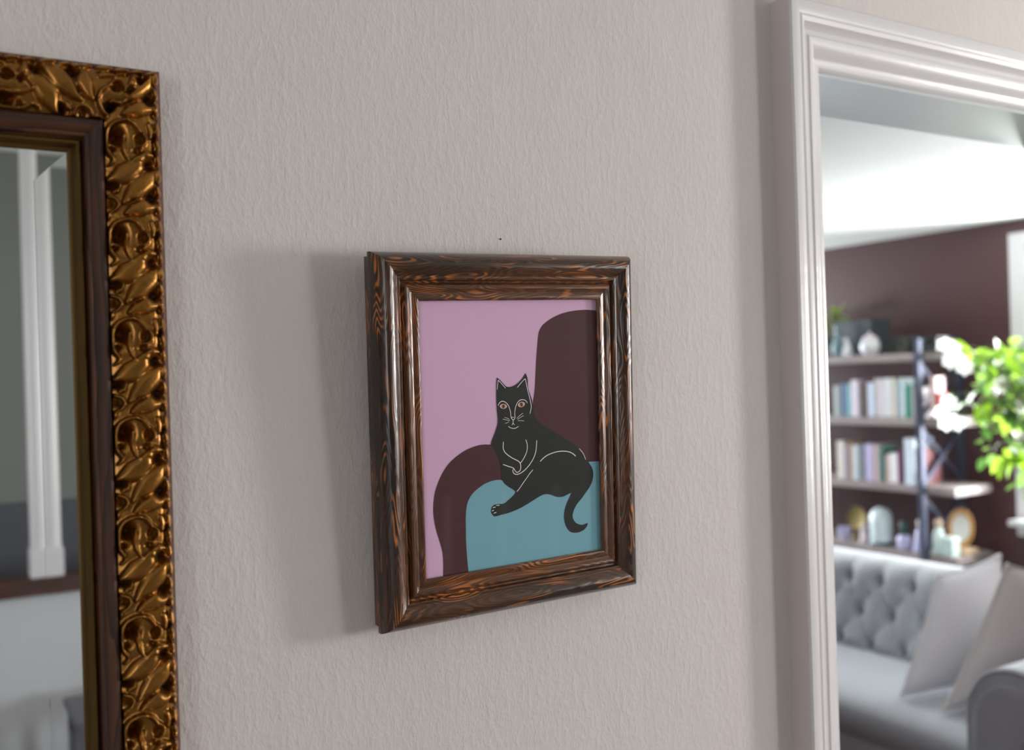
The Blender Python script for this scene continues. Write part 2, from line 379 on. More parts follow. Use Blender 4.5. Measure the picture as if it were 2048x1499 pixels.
# windows: a casing or frame of four members, bars and panes
def window(name, label, loc, rotz, W, H, fwid, depth, nx, nz, casing=0.0):
    e = empty(name, loc); e.rotation_euler[2] = rotz; struct(e, label, 'window')
    prof = [(-fwid, 0), (-fwid, depth), (0, depth), (0, 0)]
    rails('frame_member', W, H, prof, M['white_paint'], e, smooth=False)
    if casing:
        rails('casing_member', W, H, [(0.0, 0.06), (0.0, 0.105), (casing*0.3, 0.115), (casing, 0.115), (casing, 0.10)], M['white_paint'], e, smooth=False)
        boxes('window_sill', [(-W/2-casing, W/2+casing, -0.20, 0, -H/2-0.03, -H/2)], M['white_paint'], e, bevel=0.006)
    for i in range(1, nx):
        x = -W/2+W*i/nx; boxes('glazing_bar', [(x-0.015, x+0.015, -depth*0.8, 0, -H/2+fwid, H/2-fwid)], M['white_paint'], e)
    for j in range(1, nz):
        z = -H/2+H*j/nz; boxes('glazing_bar', [(-W/2+fwid, W/2-fwid, -depth*0.75, 0, z-0.012, z+0.012)], M['white_paint'], e)
    mesh_obj('pane', [(-W/2+fwid, -0.02, -H/2+fwid), (W/2-fwid, -0.02, -H/2+fwid), (W/2-fwid, -0.02, H/2-fwid), (-W/2+fwid, -0.02, H/2-fwid)], [(0, 1, 2, 3)], M['pane_window'], e)
    return e
window('window_1', 'white framed living room window beside the bookcase', (XW+0.10, (WY0+WY1)/2, (WZ0+WZ1)/2), -math.pi/2, WY1-WY0, WZ1-WZ0, 0.05, 0.04, 1, 2, casing=0.085)
window('window_2', 'wide white framed window of the far living room wall', (3.75, LY+0.07, 1.45), 0, 1.5, 1.5, 0.05, 0.05, 2, 1)
window('window_3', 'tall white framed window at the end of the hall', (hx+0.07, (HW['y0']+HW['y1'])/2, (HW['z0']+HW['z1'])/2), -math.pi/2, HW['y1']-HW['y0'], HW['z1']-HW['z0'], 0.03, 0.03, 1, 1)
window('fill_window_back', 'white framed window added for fill light in the back wall of the hall', (4.08, -3.57, 1.55), math.pi, 0.9, 1.2, 0.05, 0.05, 2, 1)  # unseen window, made up to carry the back fill lamp

window('fill_window_stair', 'white framed window added for fill light on the stair side of the hall', (-1.67, -2.35, 1.6), math.pi/2, 1.2, 1.3, 0.05, 0.05, 2, 1)  # unseen window, made up for the left fill lamp

# ------------------------------------------------------------------ gilt mirror
GX1, GZ1 = 0.1565, 1.8615                    # top right corner of the visible glass
GW, GH = 0.52, 1.02
mir = empty('mirror', (GX1-GW/2, 0, GZ1-GH/2))
tag(mir, 'tall wall mirror in an ornate antique gold frame with scrolling leaves', 'mirror')
# glass: flat field and four bevel facets, tilted very slightly
bvw, e2 = 0.031, 0.00026
gy = -0.020
o1 = [(-GW/2-.004, gy-e2, -GH/2-.004), (GW/2+.004, gy-e2, -GH/2-.004), (GW/2+.004, gy-e2, GH/2+.004), (-GW/2-.004, gy-e2, GH/2+.004)]
i1 = [(-GW/2+bvw, gy, -GH/2+bvw), (GW/2-bvw, gy, -GH/2+bvw), (GW/2-bvw, gy, GH/2-bvw), (-GW/2+bvw, gy, GH/2-bvw)]
mesh_obj('mirror_glass', i1, [(0, 1, 2, 3)], M['mirror'], mir)
for k in range(4):
    q = (k+1) % 4
    mesh_obj('bevel_facet', [o1[k], o1[q], i1[q], i1[k]], [(0, 1, 2, 3)], M['mirror'], mir)
boxes('back_board', [(-GW/2-.06, GW/2+.06, -0.016, -0.001, -GH/2-.06, GH/2+.06)], M['mirror_wood'], mir)
# gold lip, dark groove and red-brown moulding
rails('gilt_lip', GW, GH, [(0, 0.017), (0, 0.0212), (0.0015, 0.0222), (0.004, 0.0226), (0.0052, 0.0238), (0.0065, 0.0275), (0.0082, 0.0296), (0.0105, 0.0296), (0.0122, 0.0275), (0.0135, 0.017)], M['gold_lip'], mir)
rails('inner_moulding', GW, GH, [(0.0136, 0.010), (0.0136, 0.0225), (0.0155, 0.0245), (0.0165, 0.0290), (0.0185, 0.0302), (0.0205, 0.0295), (0.0215, 0.0285), (0.0245, 0.0305), (0.0285, 0.0335), (0.031, 0.0340), (0.0335, 0.0325), (0.036, 0.024), (0.036, 0.010)], M['mirror_wood'], mir)
# carved rail: a height field of scrolling leaves repeated along the rail
CU, TILE = 0.0545, 0.1027
def stroke_field(strokes, pits, nu, nv):
    """relief (m) of one tile; u across 0..CU (inner to outer), v downwards 0..TILE, periodic in v"""
    U, Vv = np.meshgrid(np.linspace(0, CU, nu), np.linspace(0, TILE, nv, endpoint=False), indexing='ij')
    px_u, px_v = CU/450.0, TILE/775.0
    H = np.zeros_like(U)
    for pts, w0, w1, h, groove in strokes:
        P = np.array([((x-840-0.035*y)*px_u, y*px_v) for x, y in pts])
        # smooth the polyline
        t = np.linspace(0, len(P)-1, 26); Q = np.stack([np.interp(t, range(len(P)), P[:, k]) for k in (0, 1)], 1)
        for _ in range(3): Q[1:-1] = 0.25*Q[:-2]+0.5*Q[1:-1]+0.25*Q[2:]
        wq = np.interp(np.linspace(0, 1, 26), [0, 0.5, 1], [w0*0.6, max(w0, w1), w1*0.35])*px_u
        best = np.full(U.shape, 1e9); bh = np.zeros_like(U)
        for sh in (-TILE, 0, TILE):
            for k in range(25):
                a, b2 = Q[k]+[0, sh], Q[k+1]+[0, sh]; d = b2-a
                tt = np.clip(((U-a[0])*d[0]+(Vv-a[1])*d[1])/(d@d+1e-12), 0, 1)
                dist = np.hypot(U-a[0]-tt*d[0], Vv-a[1]-tt*d[1]); wl = wq[k]+(wq[k+1]-wq[k])*tt
                rr = np.clip(dist/wl, 0, 1)
                prof = np.sqrt(1-rr**2)*(1-groove*np.exp(-(rr/0.35)**2))*h*(0.75+0.25*k/25)
                bh = np.maximum(bh, np.where(dist < wl, prof, 0))
        H = np.maximum(H, bh)+0.22*np.minimum(H, bh)
    for x, y, rx, ry, dep in pits:
        cu, cv = (x-840-0.035*y)*px_u, y*px_v
        for sh in (-TILE, 0, TILE):
            H -= dep*np.exp(-((U-cu)/(rx*px_u))**2-((Vv-cv-sh)/(ry*px_v))**2)
    return H*1.45
strokes = [
    ([(1010, 10), (950, 15), (890, 45), (852, 110), (842, 190), (858, 270), (900, 315)], 24, 20, 0.0068, 0.0),
    ([(985, 120), (975, 190), (990, 250), (1012, 310), (1030, 330)], 24, 18, 0.0060, 0.2),
    ([(1000, 10), (1060, 30), (1100, 75), (1120, 120)], 22, 18, 0.0062, 0.0),
    ([(1120, 90), (1165, 130), (1165, 180), (1120, 215), (1080, 205)], 17, 15, 0.0064, 0.0),
    ([(862, 250), (905, 300), (905, 345), (868, 372)], 20, 14, 0.0052, 0.0),
    ([(1150, 300), (1080, 370), (1000, 430), (920, 470), (862, 492)], 92, 40, 0.0055, 0.10),
    ([(1265, 420), (1200, 470), (1120, 530), (1040, 600), (985, 660)], 92, 50, 0.0060, 0.12),
    ([(1290, 640), (1220, 665), (1130, 690), (1050, 715), (1000, 745)], 74, 40, 0.0060, 0.10),
    ([(866, 610), (930, 628), (950, 672), (925, 715), (882, 740)], 17, 15, 0.0056, 0.0),
    ([(880, 740), (860, 800)], 20, 16, 0.0050, 0.0),
    ([(1130, 240), (1180, 270), (1230, 280)], 34, 26, 0.0052, 0.3),
    ([(1050, 330), (1100, 300), (1150, 330)], 24, 18, 0.0046, 0.2),
    ([(1190, 30), (1220, 90), (1200, 140)], 34, 24, 0.0045, 0.3),
    ([(960, 520), (930, 560), (900, 590)], 30, 18, 0.0044, 0.2),
    ([(1262, 20), (1275, 70), (1262, 120)], 36, 30, 0.0080, 0.0),
    ([(1262, 150), (1282, 200), (1265, 240)], 30, 26, 0.0076, 0.0),
    ([(1270, 270), (1285, 320), (1272, 350)], 28, 24, 0.0072, 0.0),
    ([(1268, 395), (1288, 440), (1272, 490)], 36, 30, 0.0090, 0.0),
    ([(1270, 520), (1290, 570), (1275, 605)], 30, 26, 0.0078, 0.0),
    ([(1280, 650), (1292, 700), (1282, 745)], 32, 26, 0.0082, 0.0),
]
pits = [(930, 130, 50, 62, 0.0125), (1108, 150, 24, 30, 0.005), (1195, 345, 44, 34, 0.0100), (900, 525, 50, 24, 0.0090), (1218, 615, 36, 36, 0.0110),
        (900, 235, 22, 18, 0.005), (1110, 245, 40, 16, 0.004), (885, 675, 22, 22, 0.004), (1235, 130, 14, 22, 0.004), (1060, 640, 30, 12, 0.003), (1240, 250, 14, 18, 0.004)]
NU, NVT = 60, 104
TILEH = stroke_field(strokes, pits, NU, NVT)
ub = np.linspace(0, 1, NU)
base_h = 0.0285+0.0070*np.sin(np.pi*np.clip(ub*0.92+0.04, 0, 1))**0.7+0.0020*ub-0.0085*np.clip((ub-0.80)/0.20, 0, 1)**1.3
def carved(side):
    L = GW if side in ('top', 'bottom') else GH
    u0_ = 0.036
    n = int((L+2*(u0_+CU))/(TILE/NVT))
    uu = np.linspace(0, CU, NU); V = np.zeros((n+1, NU, 3)); t = np.linspace(0, 1, n+1)
    for j in range(NU):
        u = u0_+uu[j]; x = -(L/2+u)+(L+2*u)*t
        # right rail: local +X points down; ring centre phase set from the photograph
        z0 = GZ1-GH/2
        v = (x+z0*-1+1.7807+0.0145) if side == 'right' else (x+0.020)
        if side == 'right': v = (1.7807+0.0145-(z0-x))
        ph = (v % TILE)/TILE*NVT; k0 = np.floor(ph).astype(int) % NVT; fr = ph-np.floor(ph)
        h = TILEH[j, k0]*(1-fr)+TILEH[j, (k0+1) % NVT]*fr
        V[:, j, 0] = x; V[:, j, 1] = -(base_h[j]+h); V[:, j, 2] = u
        if j == 0 or j == NU-1: V[:, j, 1] = -np.minimum(base_h[j]+h, 0.034)
    me = bpy.data.meshes.new('carved_rail')
    nv = (n+1)*NU
    idx = np.arange(nv).reshape(n+1, NU)
    q = np.stack([idx[:-1, :-1], idx[:-1, 1:], idx[1:, 1:], idx[1:, :-1]], -1).reshape(-1, 4)
    me.vertices.add(nv); me.vertices.foreach_set('co', V.reshape(-1))
    me.loops.add(q.size); me.loops.foreach_set('vertex_index', q.reshape(-1).astype(np.int32))
    me.polygons.add(len(q)); me.polygons.foreach_set('loop_start', (np.arange(len(q))*4).astype(np.int32))
    me.update(calc_edges=True); me.validate()
    me.polygons.foreach_set('use_smooth', [True]*len(q)); me.materials.append(M['gold'])
    o = bpy.data.objects.new('carved_rail', me)
    o.location = {'top': (0, 0, GH/2), 'bottom': (0, 0, -GH/2), 'right': (GW/2, 0, 0), 'left': (-GW/2, 0, 0)}[side]
    o.rotation_euler = (0, RAIL_ROT[side], 0)
    return link(o, mir)
for s in RAIL_ROT: carved(s)
rails('outer_edge', GW, GH, [(0.030, 0.002), (0.084, 0.026), (0.0895, 0.0275), (0.0915, 0.0265), (0.0935, 0.0240), (0.0945, 0.021), (0.0945, 0.002)], M['mirror_edge'], mir)

# ------------------------------------------------------------------ framed cat print
PW, PH = 0.2714, 0.3435
PT, PR = 0.0450, 0.0195                      # lean off the wall at the top, rotation in the plane
pic = empty('picture_frame', (0, 0, 0))
X2 = np.array([1, 0, 0.0]); Z2 = np.array([0, -math.sin(PT), math.cos(PT)]); N2 = np.cross(X2, Z2)
AX = math.cos(PR)*X2+math.sin(PR)*Z2; AZ = -math.sin(PR)*X2+math.cos(PR)*Z2
PC = np.array([0.6704, -0.040, 1.5469])      # centre of the print
mm = Matrix.Identity(4)
for i in range(3):
    mm[i][0], mm[i][1], mm[i][2], mm[i][3] = AX[i], -N2[i], AZ[i], PC[i]
pic.matrix_world = mm
tag(pic, 'dark stained pine picture frame with a print of a black cat on an armchair', 'picture')
# profile: n measured from the print plane
pprof = [(-0.004, 0.0030), (-0.004, 0.0050), (-0.0025, 0.0068), (0.000, 0.0075), (0.003, 0.0072), (0.006, 0.0060), (0.0085, 0.0068), (0.0105, 0.0085), (0.0130, 0.0088), (0.0150, 0.0078), (0.0165, 0.0040), (0.0180, 0.0022),
         (0.0200, 0.0028), (0.0212, 0.0075), (0.0230, 0.0088), (0.0252, 0.0086), (0.0275, 0.0100), (0.0310, 0.0130), (0.0355, 0.0158), (0.0405, 0.0166), (0.0450, 0.0152), (0.0490, 0.0112), (0.0522, 0.0050), (0.0540, -0.0010), (0.0545, -0.0040), (0.0545, -0.0095),
         (0.0500, -0.0100), (0.0500, -0.0288), (0.004, -0.0288), (0.004, 0.0010)]
rails('frame_rail', PW, PH, pprof, M['pine'], pic, ang=30)
boxes('backing_board', [(-PW/2-.004, PW/2+.004, 0.002, 0.006, -PH/2-.004, PH/2+.004)], mat('backing_card', rgb(120, 100, 80), 0.8), pic)
gl = 0.0024
mesh_obj('picture_glass', [(-PW/2-.004, -gl, -PH/2-.004), (PW/2+.004, -gl, -PH/2-.004), (PW/2+.004, -gl, PH/2+.004), (-PW/2-.004, -gl, PH/2+.004)], [(0, 1, 2, 3)], M['pane'], pic)

def art(px, py):
    """photo pixel -> local print coordinates (ray onto the leaning print plane)"""
    d = ray(px, py); t = ((PC-CAM)@N2)/(d@N2); q = CAM+t*d-PC
    return float(q@AX), float(q@AZ)
cA = lambda P: [(960+x/7.496, 720+y/7.496) for x, y in P]
cB = lambda P: [(960+x/7.496, 880+y/7.496) for x, y in P]
cC = lambda P: [(700+x/3.413, 470+y/3.413) for x, y in P]
cD = lambda P: [(700+x/3.413, 860+y/3.413) for x, y in P]
def smooth_closed(P, n=4):
    """Catmull-Rom through a closed outline; corners listed twice stay sharp"""
    out = []; L = len(P)
    for i in range(L):
        p0, p1, p2, p3 = [np.array(P[(i+k) % L]) for k in (-1, 0, 1, 2)]
        if np.allclose(p1, p2): continue
        for k in range(n):
            t = k/n
            out.append(0.5*((2*p1)+(-p0+p2)*t+(2*p0-5*p1+4*p2-p3)*t*t+(-p0+3*p1-3*p2+p3)*t**3))
    return out
def smooth_open(P, n=5):
    P = [P[0]]+list(P)+[P[-1]]; out = []
    for i in range(1, len(P)-2):
        p0, p1, p2, p3 = [np.array(P[i+k], float) for k in (-1, 0, 1, 2)]
        for k in range(n):
            t = k/n; out.append(0.5*((2*p1)+(-p0+p2)*t+(2*p0-5*p1+4*p2-p3)*t*t+(-p0+3*p1-3*p2+p3)*t**3))
    out.append(np.array(P[-1], float)); return out
HWp, HHp = PW/2+0.003, PH/2+0.003
def poly(name, pix, lift, matl, sm=True, clip=True):
    Q = smooth_closed(pix) if sm else pix
    L = [art(*p) for p in Q]
    if clip: L = [(min(max(a, -HWp), HWp), min(max(b, -HHp), HHp)) for a, b in L]
    C_ = [L[0]]
    for q in L[1:]:
        if math.hypot(q[0]-C_[-1][0], q[1]-C_[-1][1]) > 2e-5: C_.append(q)
    tris = tessellate_polygon([[Vector((a, b, 0)) for a, b in C_]])
    ar = sum((C_[b][0]-C_[a][0])*(C_[c][1]-C_[a][1])-(C_[c][0]-C_[a][0])*(C_[b][1]-C_[a][1]) for a, b, c in tris)
    me = bpy.data.meshes.new(name); me.from_pydata([(a, -lift, b) for a, b in C_], [], [t if ar > 0 else t[::-1] for t in tris]); me.materials.append(matl)
    return link(bpy.data.objects.new(name, me), paper)
A_lil = mat('print_lilac', rgb(216, 176, 208), 0.7, spec=0.2); A_brn = mat('print_brown', rgb(80, 49, 52), 0.7, spec=0.2)
A_teal = mat('print_teal', rgb(122, 172, 186), 0.7, spec=0.2); A_blk = mat('print_black', rgb(44, 47, 45), 0.7, spec=0.2)
A_wht = mat('print_white', rgb(244, 236, 236), 0.7, spec=0.2); A_eye = mat('print_eye', rgb(220, 192, 168), 0.7, spec=0.2); A_pup = mat('print_pupil', rgb(60, 36, 30), 0.7, spec=0.2)
paper = mesh_obj('print', [(-HWp, 0, -HHp), (HWp, 0, -HHp), (HWp, 0, HHp), (-HWp, 0, HHp)], [(0, 1, 2, 3)], A_lil, pic)
arm_in = cD([(1045, 340), (1010, 338), (970, 345), (920, 365), (870, 400), (830, 440), (800, 500), (790, 580), (790, 650), (792, 760), (800, 880), (808, 960), (816, 1030)])
chair_back = cC([(1760, 520), (1760, 520), (1690, 516), (1640, 510), (1580, 510), (1500, 520), (1430, 540), (1370, 570), (1320, 607), (1300, 635), (1287, 665), (1280, 720), (1270, 850), (1265, 950), (1260, 1050), (1250, 1120), (1240, 1180), (1180, 1300), (1180, 1300)]) \
    + cD([(1250, 300), (1250, 300), (1630, 215), (1630, 215), (1760, 208), (1760, 208)])
poly('armchair_back', chair_back, 0.0002, A_brn)
arm_o = cD([(1000, 96), (965, 97), (900, 98), (850, 110), (790, 135), (730, 175), (680, 220), (640, 275), (605, 345), (580, 420), (570, 490), (568, 560), (575, 620), (590, 690), (612, 760), (630, 830), (636, 900), (636, 960), (633, 1090), (633, 1090), (820, 1090), (820, 1090)])
poly('armchair_arm', arm_o+arm_in[::-1]+cD([(1100, 330), (1100, 330), (1100, 100), (1100, 100)]), 0.0003, A_brn)
teal = arm_in+cD([(822, 1090), (822, 1090), (1800, 930), (1800, 930), (1800, 206), (1800, 206), (1710, 211), (1630, 215), (1560, 218), (1560, 218), (1300, 330), (1300, 330)])
poly('armchair_seat', teal, 0.0004, A_teal)
cat = cA([(250, 258), (250, 258), (300, 300), (350, 355), (385, 390), (420, 400), (460, 397), (510, 378), (560, 345), (610, 295), (650, 240), (678, 190), (678, 190), (700, 240), (713, 300), (716, 400), (740, 490), (765, 560), (782, 620),
          (790, 700), (800, 780), (825, 850), (870, 915), (940, 970), (1020, 1020), (1110, 1080), (1200, 1130), (1300, 1190), (1400, 1250), (1470, 1310), (1530, 1370), (1575, 1430)]) \
    + cB([(1602, 290), (1640, 350), (1670, 400), (1690, 460), (1694, 520), (1685, 590), (1660, 660), (1620, 730), (1570, 800), (1520, 870), (1470, 930), (1430, 990), (1400, 1060), (1385, 1120), (1392, 1170), (1420, 1220), (1460, 1250), (1510, 1263), (1550, 1260), (1585, 1245), (1605, 1238),
          (1612, 1250), (1600, 1285), (1560, 1335), (1500, 1370), (1430, 1385), (1360, 1375), (1310, 1330), (1275, 1260), (1258, 1180), (1256, 1110), (1270, 1020), (1300, 930), (1340, 845), (1362, 785), (1362, 785), (1310, 810), (1250, 840), (1190, 850), (1130, 843), (1070, 820), (1020, 807), (970, 808), (920, 825),
          (850, 865), (770, 915), (690, 965), (600, 1015), (500, 1060), (400, 1095), (320, 1115), (260, 1132), (210, 1138), (185, 1115), (165, 1085), (163, 1050), (170, 1010), (190, 980), (220, 962), (270, 955), (340, 950), (380, 930), (430, 885), (490, 830), (520, 790), (522, 765), (490, 735), (430, 700), (370, 655), (340, 615), (325, 590),
          (322, 500), (312, 400), (292, 300), (252, 200), (205, 115), (160, 58), (160, 58)]) \
    + cA([(175, 1200), (210, 1110), (245, 1010), (262, 940), (263, 860), (255, 790), (248, 700), (243, 600), (242, 500), (243, 400), (245, 320)])
poly('cat_shape', cat, 0.0006, A_blk)
def ribbon(pixpts, width=1.35, lift=0.0009):
    P = [np.array(art(*p)) for p in smooth_open(pixpts)]; wd = width*0.00058; V, Fc = [], []
    for i, p in enumerate(P):
        t = P[min(i+1, len(P)-1)]-P[max(i-1, 0)]; t = t/(np.linalg.norm(t)+1e-12); nrm = np.array([-t[1], t[0]])
        k = 0.45 if i in (0, len(P)-1) else 1.0
        V += [(p[0]+nrm[0]*wd/2*k, -lift, p[1]+nrm[1]*wd/2*k), (p[0]-nrm[0]*wd/2*k, -lift, p[1]-nrm[1]*wd/2*k)]
    Fc = [(2*i, 2*i+1, 2*i+3, 2*i+2) for i in range(len(P)-1)]
    return V, Fc
lines = [(cA([(252, 440), (258, 370), (266, 305), (268, 298)]), 1.2), (cA([(268, 298), (300, 330), (340, 375), (378, 418)]), 1.2),
         (cA([(552, 408), (600, 350), (640, 305), (673, 275)]), 1.3), (cA([(673, 275), (685, 330), (705, 430), (730, 530), (750, 610), (762, 680), (757, 740), (742, 803)]), 1.5),
         (cA([(265, 680), (285, 640), (320, 615), (360, 620), (400, 650), (430, 700), (450, 770), (460, 850), (475, 880), (492, 898)]), 1.4),
         (cA([(703, 640), (680, 605), (640, 590), (595, 597), (560, 630), (535, 680), (520, 740), (515, 800), (518, 860), (505, 885), (492, 898)]), 1.4),
         (cA([(466, 853), (502, 853)]), 1.2), (cA([(492, 896), (490, 942)]), 1.3), (cA([(490, 940), (472, 972)]), 1.2), (cA([(490, 940), (512, 968)]), 1.2),
         (cA([(420, 988), (445, 1008), (490, 1020), (530, 1015), (575, 988)]), 1.3), (cA([(360, 855), (400, 867), (435, 882)]), 0.9), (cA([(333, 880), (390, 893), (443, 903)]), 0.9), (cA([(370, 945), (400, 936), (430, 920)]), 0.8),
         (cA([(545, 872), (590, 828), (640, 788)]), 0.9), (cA([(558, 888), (600, 855), (650, 828)]), 0.9), (cA([(562, 905), (610, 904), (655, 908)]), 0.9),
         (cA([(346, 1220), (342, 1290), (345, 1330), (370, 1380), (420, 1425), (480, 1465), (545, 1497), (580, 1520), (600, 1550), (605, 1600), (598, 1645), (570, 1672), (545, 1678), (525, 1660), (510, 1635), (490, 1612), (440, 1595), (390, 1578), (338, 1560)]), 1.7),
         (cA([(680, 1188), (698, 1240), (703, 1300), (695, 1370), (665, 1440), (632, 1499), (600, 1538)]), 1.6),
         (cA([(845, 1195), (840, 1290), (825, 1390), (790, 1480), (740, 1560), (680, 1630), (620, 1680), (560, 1708), (520, 1705), (495, 1685), (487, 1655), (495, 1630)]), 1.7),
         (cB([(895, 318), (940, 270), (1000, 225), (1080, 190), (1180, 165), (1280, 163), (1350, 180), (1400, 210), (1430, 238)]), 1.8), (cB([(1480, 122), (1530, 180), (1560, 235), (1578, 290)]), 1.2),
         (cB([(790, 440), (745, 490), (690, 570), (640, 640), (590, 715), (545, 770)]), 1.5),
         (cB([(235, 975), (290, 972)]), 1.5), (cB([(185, 1010), (230, 997)]), 1.5), (cB([(172, 1058), (205, 1045)]), 1.5), (cB([(200, 1092), (243, 1077)]), 1.5)]
for pts, wd in lines:
    v, f = ribbon(pts, wd); mesh_obj('drawn_line', v, f, A_wht, paper)
for (ex, ey, rx, ry, rot) in ((345, 690, 54, 37, 0.05), (615, 662, 54, 40, -0.3)):
    def ell(a, b2, pw=1.25):
        o = []
        for k in range(28):
            t = 2*math.pi*k/28; x, y = a*math.cos(t), b2*math.copysign(abs(math.sin(t))**pw, math.sin(t))
            o.append((ex+x*math.cos(rot)-y*math.sin(rot), ey+x*math.sin(rot)+y*math.cos(rot)))
        return cA(o)
    poly('eye', ell(rx, ry), 0.0009, A_eye, sm=False); poly('iris', ell(rx*0.55, ry*0.85, 1.0), 0.0010, mat('print_iris', rgb(150, 104, 78), 0.7), sm=False)
    poly('pupil', ell(rx*0.20, ry*0.75, 1.0), 0.0011, A_pup, sm=False)

# nail left in the wall above the picture
np_ = onY(1001, 478, -0.0004)
nail = lathe('nail', [(0, 0.0012), (0.0011, 0.0010), (0.0013, 0.0004), (0.0008, 0.0), (0.0008, -0.006), (0, -0.006)], mat('nail_steel', rgb(60, 52, 50), 0.4, metal=0.8), None, 12, loc=np_, rot=(math.pi/2, 0, 0))
tag(nail, 'tiny dark nail head in the wall above the picture', 'nail')

# ------------------------------------------------------------------ living room: bookcase
M['iron'] = mat('blue_black_iron', rgb(82, 87, 106), 0.36, metal=0.3, var=0.1, vscale=20)
M['shelf_wood'] = wood_mat('weathered_shelf_wood', rgb(132, 120, 118), rgb(160, 148, 146), rgb(188, 176, 172), 0.6, 0.5)
SH = [1.625, 1.300, 0.965, 0.628, 0.290]; ST = 0.042; SD = 0.30
SY0, SY1, PY0, PY1 = 1.879, 3.50, 2.050, 3.33
bc = empty('bookcase', (XB, (SY0+SY1)/2, 0)); tag(bc, 'industrial bookcase of wooden shelves on a dark iron frame with cross braces', 'bookcase')
bloc = Vector(bc.location)
def bp(name, b, matl, bevel=0.0):
    o = boxes(name, [(b[0]-bloc.x, b[1]-bloc.x, b[2]-bloc.y, b[3]-bloc.y, b[4], b[5])], matl, bc, bevel); return o
for z in SH:
    o = boxes('shelf_board', [(-(SY1-SY0)/2, (SY1-SY0)/2, -SD/2, SD/2, 0, ST)], M['shelf_wood'], bc, 0.004)
    o.location = (SD/2, 0, z); o.rotation_euler[2] = math.pi/2
for y in (PY0, PY1):
    for x in (XB-0.032, XB+SD-0.01): bp('iron_post', (x+0.003, x+0.032, y-0.0145, y+0.0145, 0, 1.735), M['iron'])
    zs = SH[::-1]+[]
    for i, z in enumerate(zs):
        a = z+ST; b2 = zs[i+1] if i+1 < len(zs) else 1.735
        xa, xb = XB-0.02-bloc.x, XB+SD+0.01-bloc.x; yy = y-bloc.y
        if i+1 < len(zs):
            bar('cross_brace', (xa, yy-0.006, a), (xb, yy-0.006, b2), 0.020, M['iron'], bc)
            bar('cross_brace', (xa, yy+0.006, b2), (xb, yy+0.006, a), 0.020, M['iron'], bc)
    bp('top_rail', (XB, XB+SD, y-0.012, y+0.012, 1.705, 1.735), M['iron'])

# books: a cover wrapped round a page block; boundaries read off the photograph
page = mat('book_pages', rgb(226, 216, 198), 0.8)
def book(y0, y1, z0, h, depth, color, label, group, tilt=0.0, xo=0.02):
    """spine faces -X; thickness runs along Y"""
    t = abs(y1-y0); ct = 0.0022
    e = empty('book', (XB+xo, (y0+y1)/2, z0)); e.rotation_euler[0] = tilt
    tag(e, label, 'book', group)
    c = mat('book_cover', color, 0.45, var=0.08, vscale=30)
    a = t/2
    boxes('cover', [(0, ct, -a, a, 0, h), (0, depth, -a, -a+ct, 0, h), (0, depth, a-ct, a, 0, h)], c, e)
    boxes('pages', [(ct, depth-0.004, -a+ct, a-ct, 0.003, h-0.003)], page, e)
    return e
BX = XB+0.02
def row(spec, x0, y0, k, zshelf, gname, shelfname):
    pz = zshelf+ST
    for (xa, xb, top, col, lab) in spec:
        ya = onX(x0+xa/k, 850, BX)[1]; yb = onX(x0+xb/k, 850, BX)[1]
        zt = onX(x0+(xa+xb)/2/k, y0+top/k, BX)[2]
        gap = 0.0008
        book(yb+gap, ya-gap, pz, max(0.12, zt-pz), 0.145, col, lab+' on the '+shelfname, gname)
G2, G3 = 'books on the second bookcase shelf', 'books on the third bookcase shelf'
row([(150, 235, 250, rgb(190, 200, 196), 'dull grey-green book at the doorway end of the row'), (235, 300, 225, rgb(132, 146, 160), 'slate grey book beside the blue one'), (300, 372, 215, rgb(104, 134, 172), 'blue book leaning on the aqua one'),
     (372, 435, 225, rgb(150, 208, 212), 'aqua paperback'), (435, 560, 160, rgb(236, 226, 238), 'tall thick white book next to the aqua paperback'), (560, 612, 225, rgb(150, 138, 152), 'mauve-grey book before the brown one'),
     (612, 650, 215, rgb(104, 96, 84), 'thin olive-grey book'), (650, 700, 180, rgb(112, 72, 44), 'brown leather-coloured book'), (700, 822, 200, rgb(216, 226, 246), 'pale blue thick book next to the brown one'),
     (822, 880, 135, rgb(226, 220, 216), 'narrow greyish white book'), (880, 975, 150, rgb(240, 230, 238), 'white book with a rosy tint'), (975, 1100, 130, rgb(238, 238, 240), 'thick pure white book'), (1100, 1190, 130, rgb(228, 224, 206), 'cream book'),
     (1190, 1235, 170, rgb(176, 196, 226), 'thin light blue book'), (1235, 1325, 130, rgb(218, 236, 238), 'icy white book beside the green one'), (1325, 1415, 245, rgb(40, 154, 122), 'emerald green book'), (1415, 1475, 270, rgb(206, 206, 204), 'light grey book after the green one'), (1475, 1555, 285, rgb(222, 218, 220), 'pale grey book against the iron post')],
    1650, 740, 8.148, SH[1], G2, 'second shelf')
